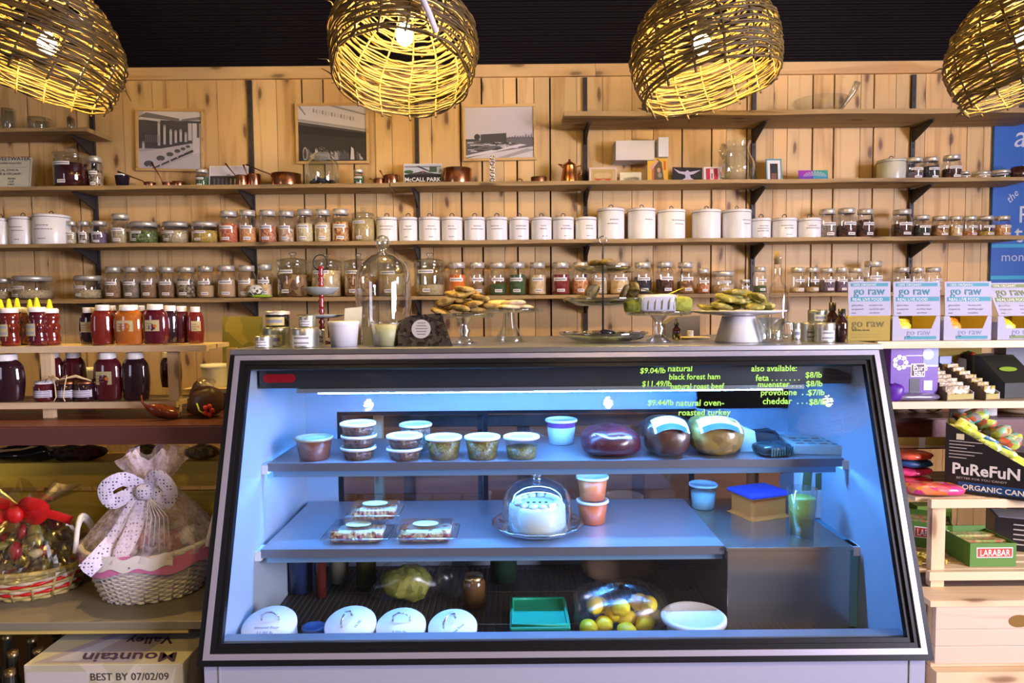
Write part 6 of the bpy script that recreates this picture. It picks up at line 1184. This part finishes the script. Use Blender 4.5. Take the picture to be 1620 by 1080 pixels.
simple('kraft_back_box', 'mustard brown carton standing behind the open bar trays', 'box', MB().box(-.07, .10, 0, .05, 0, .165, KRAFT), (at(1505, 600, 2.44).x, 2.43, z))
# things lying on the dark counter behind
for k, (px, c, r) in enumerate(((1425, (.3, .2, .14), .035), (1455, (.35, .24, .2), .04), (1480, (.45, .3, .12), .03))): simple('bread_roll', 'wrapped %s bun on the dark right counter' % ('left', 'middle', 'right')[k], 'bread', MB().blob((0, 0, r*.75), (r*1.3, r, r*.75), mat('bun_%d' % k, c, .5), .1, 14, 8), (at(px, 645, 2.46).x, 2.48, .966), group='wrapped buns')
for px, c in ((1527, 'left'), (1563, 'right')):
    t = thing('tape_roll', 'white rolled label tape on the dark right counter, %s one' % c, 'roll', (at(px, 655, 2.40).x, 2.42, .966), group='rolls of label tape'); MB().lathe([(.022, 0), (.038, 0), (.038, .028), (.022, .028), (.022, 0)], PAPER, seg=28, smooth=False).build('tape', t)
simple('wooden_plate', 'stack of flat wooden plates on the dark right counter at right edge', 'plate', MB().lathe([(.001, 0), (.09, 0), (.10, .012), (.001, .012), (.001, .014), (.09, .014), (.1, .028), (.001, .028)], PINE, seg=32), (at(1608, 650, 2.5).x, 2.50, .966))
# slatted lower rack
za, zb = .781, .561; x0 = at(1480, 790, 2.0).x-.012
t = thing('slatted_rack', 'pale pine slatted rack at lower right holding sweets and bar boxes', 'rack', (x0, 2.0, 0))
for z_, nm in ((za, 'upper'), (zb, 'lower')):
    MB().box(0, 1.0, 0, .020, z_-.026, z_, PINE).build('front_rail', t, bevel=.001)
    for k in range(6): MB().box(-.03-.012*k, 1.0, .03+.055*k, .07+.055*k, z_-.012, z_-.001, PINE).build('slat', t)
for X, y in ((.035, .021), (.035, .30), (.80, .021)): MB().box(X-.018, X+.022, y, y+.03 if y > .1 else y+.06-.035, .5075, za-.027 if y > .1 else za-.013, PINEZ).build('post', t)
MB().box(-.03, 1.0, .36, .375, .68, .73, PINE).build('back_rail', t)
# crates
CPN = wood('crate_pine', (.66, .52, .38), (.48, .32, .24), (.3, .2, .1), 'x', .5, True, .1, .8); cx = at(1480, 1000, 1.93).x
t = thing('pine_crate', 'large pine crate with hand hole at the bottom right', 'crate', (cx, 1.93, 0))
for za_, zb_ in ((.421, .489), (.371, .420), (.318, .370)): MB().box(0, .9, 0, .018, za_, zb_, CPN).build('front_board', t, bevel=.001)
MB().box(0, .9, .019, .44, .30, .316, PINE).build('bottom', t); MB().box(0, .018, .019, .44, .317, .489, PINEZ).build('side_board', t); MB().box(-.02, .9, -.006, .095, .490, .507, PINE).build('top_board', t)
MB().box(-.06, .9, .096, .44, .490, .505, mat('grey_brown_board', (.20, .14, .11), .35)).build('grey_top_board', t)
hp = at(1612, 982, 1.93); MB().lathe([(.001, 0), (.030, 0)], mat('hand_hole', (.22, .12, .02), .9), seg=24, sy=.62).xf(Matrix.Translation((hp.x-cx, -.0008, hp.z)) @ Matrix.Rotation(math.pi/2, 4, 'X')).build('hand_hole', t)
t = thing('pine_side_panel', 'pale pine side panel between the case and the large crate', 'panel', (cx-.004, 1.97, 0)); MB().box(-.05, .0, 0, .45, 0, .486, PINEZ).build('panel', t)
simple('crate_stand', 'pale pine base board below the large crate', 'board', MB().box(.0, .9, 0, .4, .0, .298, PINE), (cx, 1.92, 0))
# PUREFUN box
t = thing('candy_carton', 'black organic candy display carton with slanted open top', 'carton', (at(1497, 775, 2.08).x, 2.09, za+.0006), (0, 0, -.62)); BC = mat('black_candy_card', (.018, .014, .016), .35)
hb2, hf, LN, WD = .215, .065, .26, .125
MB().prism([(0, 0), (LN, 0), (LN, hf), (0, hb2)], 'y', 0, .003, BC).prism([(0, 0), (LN, 0), (LN, hf), (0, hb2)], 'y', WD-.003, WD, BC).box(0, .003, .003, WD-.003, 0, hb2, BC).box(LN-.003, LN, .003, WD-.003, 0, hf, mat('blue_lip', (.05, .10, .38), .4)).box(.003, LN-.003, .003, WD-.003, 0, .003, BC).prism([(.004, .004), (LN-.004, .004), (LN-.004, hf-.002), (.004, hb2-.002)], 'y', WD-.0045, WD-.0032, KRAFT).build('box', t)
ts = [text('PuReFuN', .047, PAPER, loc=(.018, -.0008, .060), bold=.0012, sx=.95)]; o = merge(ts, 'name_lettering', t)
MB().box(.035, LN-.004, -.0007, 0, .010, .036, mat('candy_blue', (.015, .07, .22), .4)).build('blue_band', t); merge([text('ORGANIC CANDY', .022, PAPER, loc=(.045, -.0014, .014), bold=.0004), text('BETTER FOR YOU CANDY', .009, mat('pale_print', (.5, .45, .4), .7), loc=(.03, -.0012, .045), sx=1.2)], 'small_lettering', t)
mb = MB().box(.028, .048, -.001, 0, .165, .183, CREAM)
for k in range(6): mb.box(.010, .035+.02*(k % 3)+.02, -.0006, 0, .108+.010*k, .1105+.010*k, mat('pale_print', (.5, .45, .4), .7))
mb.build('fine_print', t)
LIME = grain('lime_candy_wrap', (.45, .60, .04), (.62, .70, .10), 60, .3, (.70, .72, .55), .5); BLW = mat('blue_wrap', (.03, .22, .70), .3)
for k, (u, dz, rx) in enumerate(((.03, .175, .2), (.07, .172, -.3), (.11, .15, .1), (.15, .125, -.2), (.19, .10, .2), (.05, .19, .5))):
    M_ = t.matrix_basis; p = Matrix.Rotation(-.62, 4, 'Z') @ Vector((u, .06+.02*math.sin(k*3), dz)); p = Vector(t.location)+p
    q = thing('candy_bag', 'bright lime candy bag in the black carton, %s' % ('back left', 'back middle', 'upper middle with blue label', 'lower middle', 'lowest front', 'topmost')[k], 'candy', p, (rx*.5, .5, -.62), 'lime candy bags'); MB().blob((0, 0, 0), (.035, .035, .016), LIME, .25, 16, 10, .7).build('bag', q)
    if k in (2, 3): MB().box(-.018, .018, -.018, .018, .013, .017, BLW).box(-.008, .008, -.009, .009, .0172, .019, PAPER).build('label', q)
for k, (u, dz) in enumerate(((.02, .20), (.06, .19), (.10, .165), (.04, .215), (.13, .145))):
    p = Vector(t.location)+Matrix.Rotation(-.62, 4, 'Z') @ Vector((u+.03, .19, dz))
    simple('candy_bag', 'multicoloured candy bag at the right picture edge, %s' % ('back', 'second', 'third', 'top', 'lowest')[k], 'candy', MB().blob((0, 0, 0), (.04, .035, .018), grain('multi_candy', (.7, .15, .05), (.1, .45, .5), 50, .3, (.5, .6, .1), .5), .3, 16, 10, .7), p, (0, .4, k), 'multicoloured candy bags')
t = thing('candy_carton', 'second black candy carton behind the lime one, at the edge', 'carton', Vector(t.location)+Matrix.Rotation(-.62, 4, 'Z') @ Vector((0, WD+.006, 0)), (0, 0, -.62)); MB().prism([(0, 0), (LN, 0), (LN, hf), (0, hb2)], 'y', 0, .003, BC).box(0, .003, .003, WD, 0, hb2, BC).box(LN-.003, LN, .003, WD, 0, hf, BC).box(.003, LN-.003, .003, WD, 0, .12, BC).build('box', t)
# red and pink bags, left of it
t = thing('gummy_bag', 'pink red gummy candy bag lying at the front of the slatted rack', 'candy', (at(1483, 775, 2.04).x-.005, 2.055, za+.0006), (0, 0, -.1)); MB().blob((0, 0, .018), (.085, .04, .017), grain('pink_red_print', (.65, .03, .06), (.75, .30, .03), 45, .3, (.6, .04, .2), .6), .1, 20, 8, .7).build('bag', t)
for k, (c, nm, zz_) in enumerate((((.45, .02, .05), 'red', .0), ((.55, .02, .12), 'crimson', .028), ((.03, .18, .42), 'blue', .054), ((.5, .06, .02), 'orange red', .078))):
    simple('candy_bag', '%s candy bag in the pile left of the black carton' % nm, 'candy', MB().blob((0, 0, .012), (.062, .05, .013), grain('candy_%s' % nm.replace(' ', '_'), c, tuple(min(1, v*1.6+.03) for v in c), 50, .3, None, .6), .15, 16, 8, .7), (at(1440, 760, 2.2).x, 2.20, za+.001+zz_), (0, 0, .1*k), 'pile of candy bags')
simple('yellow_tray', 'low pale wooden tray behind the pile of candy bags', 'tray', MB().box(-.09, .07, 0, .07, 0, .012, PINE).box(-.09, .07, 0, .008, .012, .04, mat('yellow_board', (.5, .38, .08), .6)).box(-.09, -.082, .008, .07, .012, .04, PINE), (at(1450, 700, 2.25).x+.02, 2.27, .88+.0)) if False else None
t = thing('wood_strip_tray', 'pale wooden strip tray between dark counter and candy pile', 'tray', (at(1452, 700, 2.28).x, 2.24, .885)); MB().box(-.10, .09, 0, .05, 0, .008, PINE).build('base', t); MB().box(-.10, .09, .0, .006, .0085, .035, mat('yellow_board', (.5, .38, .08), .6)).build('front', t); MB().box(-.02, .0, -.001, 0, .0, .035, PAPER).build('tag', t)
# LARABAR boxes
GRC = mat('green_bar_card', (.09, .22, .03), .45); RDL = mat('red_logo', (.55, .05, .02), .45)
def larabar(px0, px1, Y, h, rz, label, dpt=.14, txt=True, z=zb+.0006):
    a, b = at(px0, 900, Y), at(px1, 900, Y); W = b.x-a.x; t = thing('bar_box', label, 'box', ((a.x+b.x)/2, Y, z), (0, 0, rz), 'green snack bar boxes')
    MB().box(-W/2, W/2, 0, .003, 0, h, GRC).box(-W/2, W/2, dpt-.003, dpt, 0, h+.01, GRC).box(-W/2, -W/2+.003, .003, dpt-.003, 0, h, GRC).box(W/2-.003, W/2, .003, dpt-.003, 0, h, GRC).box(-W/2+.003, W/2-.003, .003, dpt-.003, 0, .003, GRC).build('box', t)
    MB().box(-W*.36, W*.42, -.0008, 0, h*.38, h*.82, PAPER).box(-W*.34, W*.40, -.0014, -.0006, h*.42, h*.78, RDL).build('logo_panel', t)
    merge([text('LARABAR', h*.38, PAPER, loc=(-W*.30, -.0020, h*.47), bold=.0003, sx=W*.66/(h*.38*4.3))], 'lettering', t)
    for q in range(5): MB().box(-W/2+.005, W/2-.005, .01+q*.025, .026+q*.025, .004, h-.006+.003*(q % 2), grain('bar_foil', (.3, .4, .1), (.6, .5, .2), 80, .3, (.5, .2, .1))).build('snack_bar', t)
    return t
larabar(1534, 1607, 2.04, .072, .0, 'green box with red logo panel at the front of lower shelf'); larabar(1440, 1500, 2.20, .082, -.5, 'darker green box with red logo panel behind the rack post', .12)
simple('lime_box', 'plain bright green box behind the rack post, below the candy shelf', 'box', MB().box(-.06, .06, 0, .05, 0, .10, mat('lime_box_card', (.20, .36, .02), .5)), (at(1478, 830, 2.33).x, 2.33, zb+.0006))
t = thing('bar_box', 'long black box with grey top at the right of the lower shelf', 'box', (at(1560, 860, 2.2).x+.02, 2.19, zb+.0006), (0, 0, -.4)); MB().box(0, .35, 0, .12, 0, .105, BC).build('box', t); MB().box(.01, .34, .005, .11, .1052, .107, mat('grey_top', (.35, .36, .40), .5)).build('top_panel', t); mb = MB()
for k in range(5): mb.box(.05, .30, -.0006, 0, .02+.016*k, .024+.016*k, mat('pale_print', (.5, .45, .4), .7))
mb.build('fine_print', t)
mb = MB(); gd = [random.random() for _ in range(60)]
t = thing('clip_tray', 'heap of small yellow wooden clips on the lower slats by the case', 'clips', (at(1458, 880, 2.1).x+.01, 2.10, zb)); 
for k in range(26): x_, y_, a_ = random.uniform(-.05, .05), random.uniform(-.04, .05), random.random()*3; mb.add([tuple(Matrix.Translation((x_, y_, .002+.012*random.random())) @ Matrix.Rotation(a_, 4, 'Z') @ Vector(v)) for v in [(sx_*.022, sy_*.006, sz_*.008) for sz_ in (0, 1) for sy_ in (-1, 1) for sx_ in (-1, 1)]], [(0, 2, 3, 1), (4, 5, 7, 6), (0, 1, 5, 4), (2, 6, 7, 3), (0, 4, 6, 2), (1, 3, 7, 5)], mat('yellow_wood', (.55, .42, .06), .5))
o = mb.build('clips', t); tag(o, kind='stuff'); tag(t, kind='stuff')
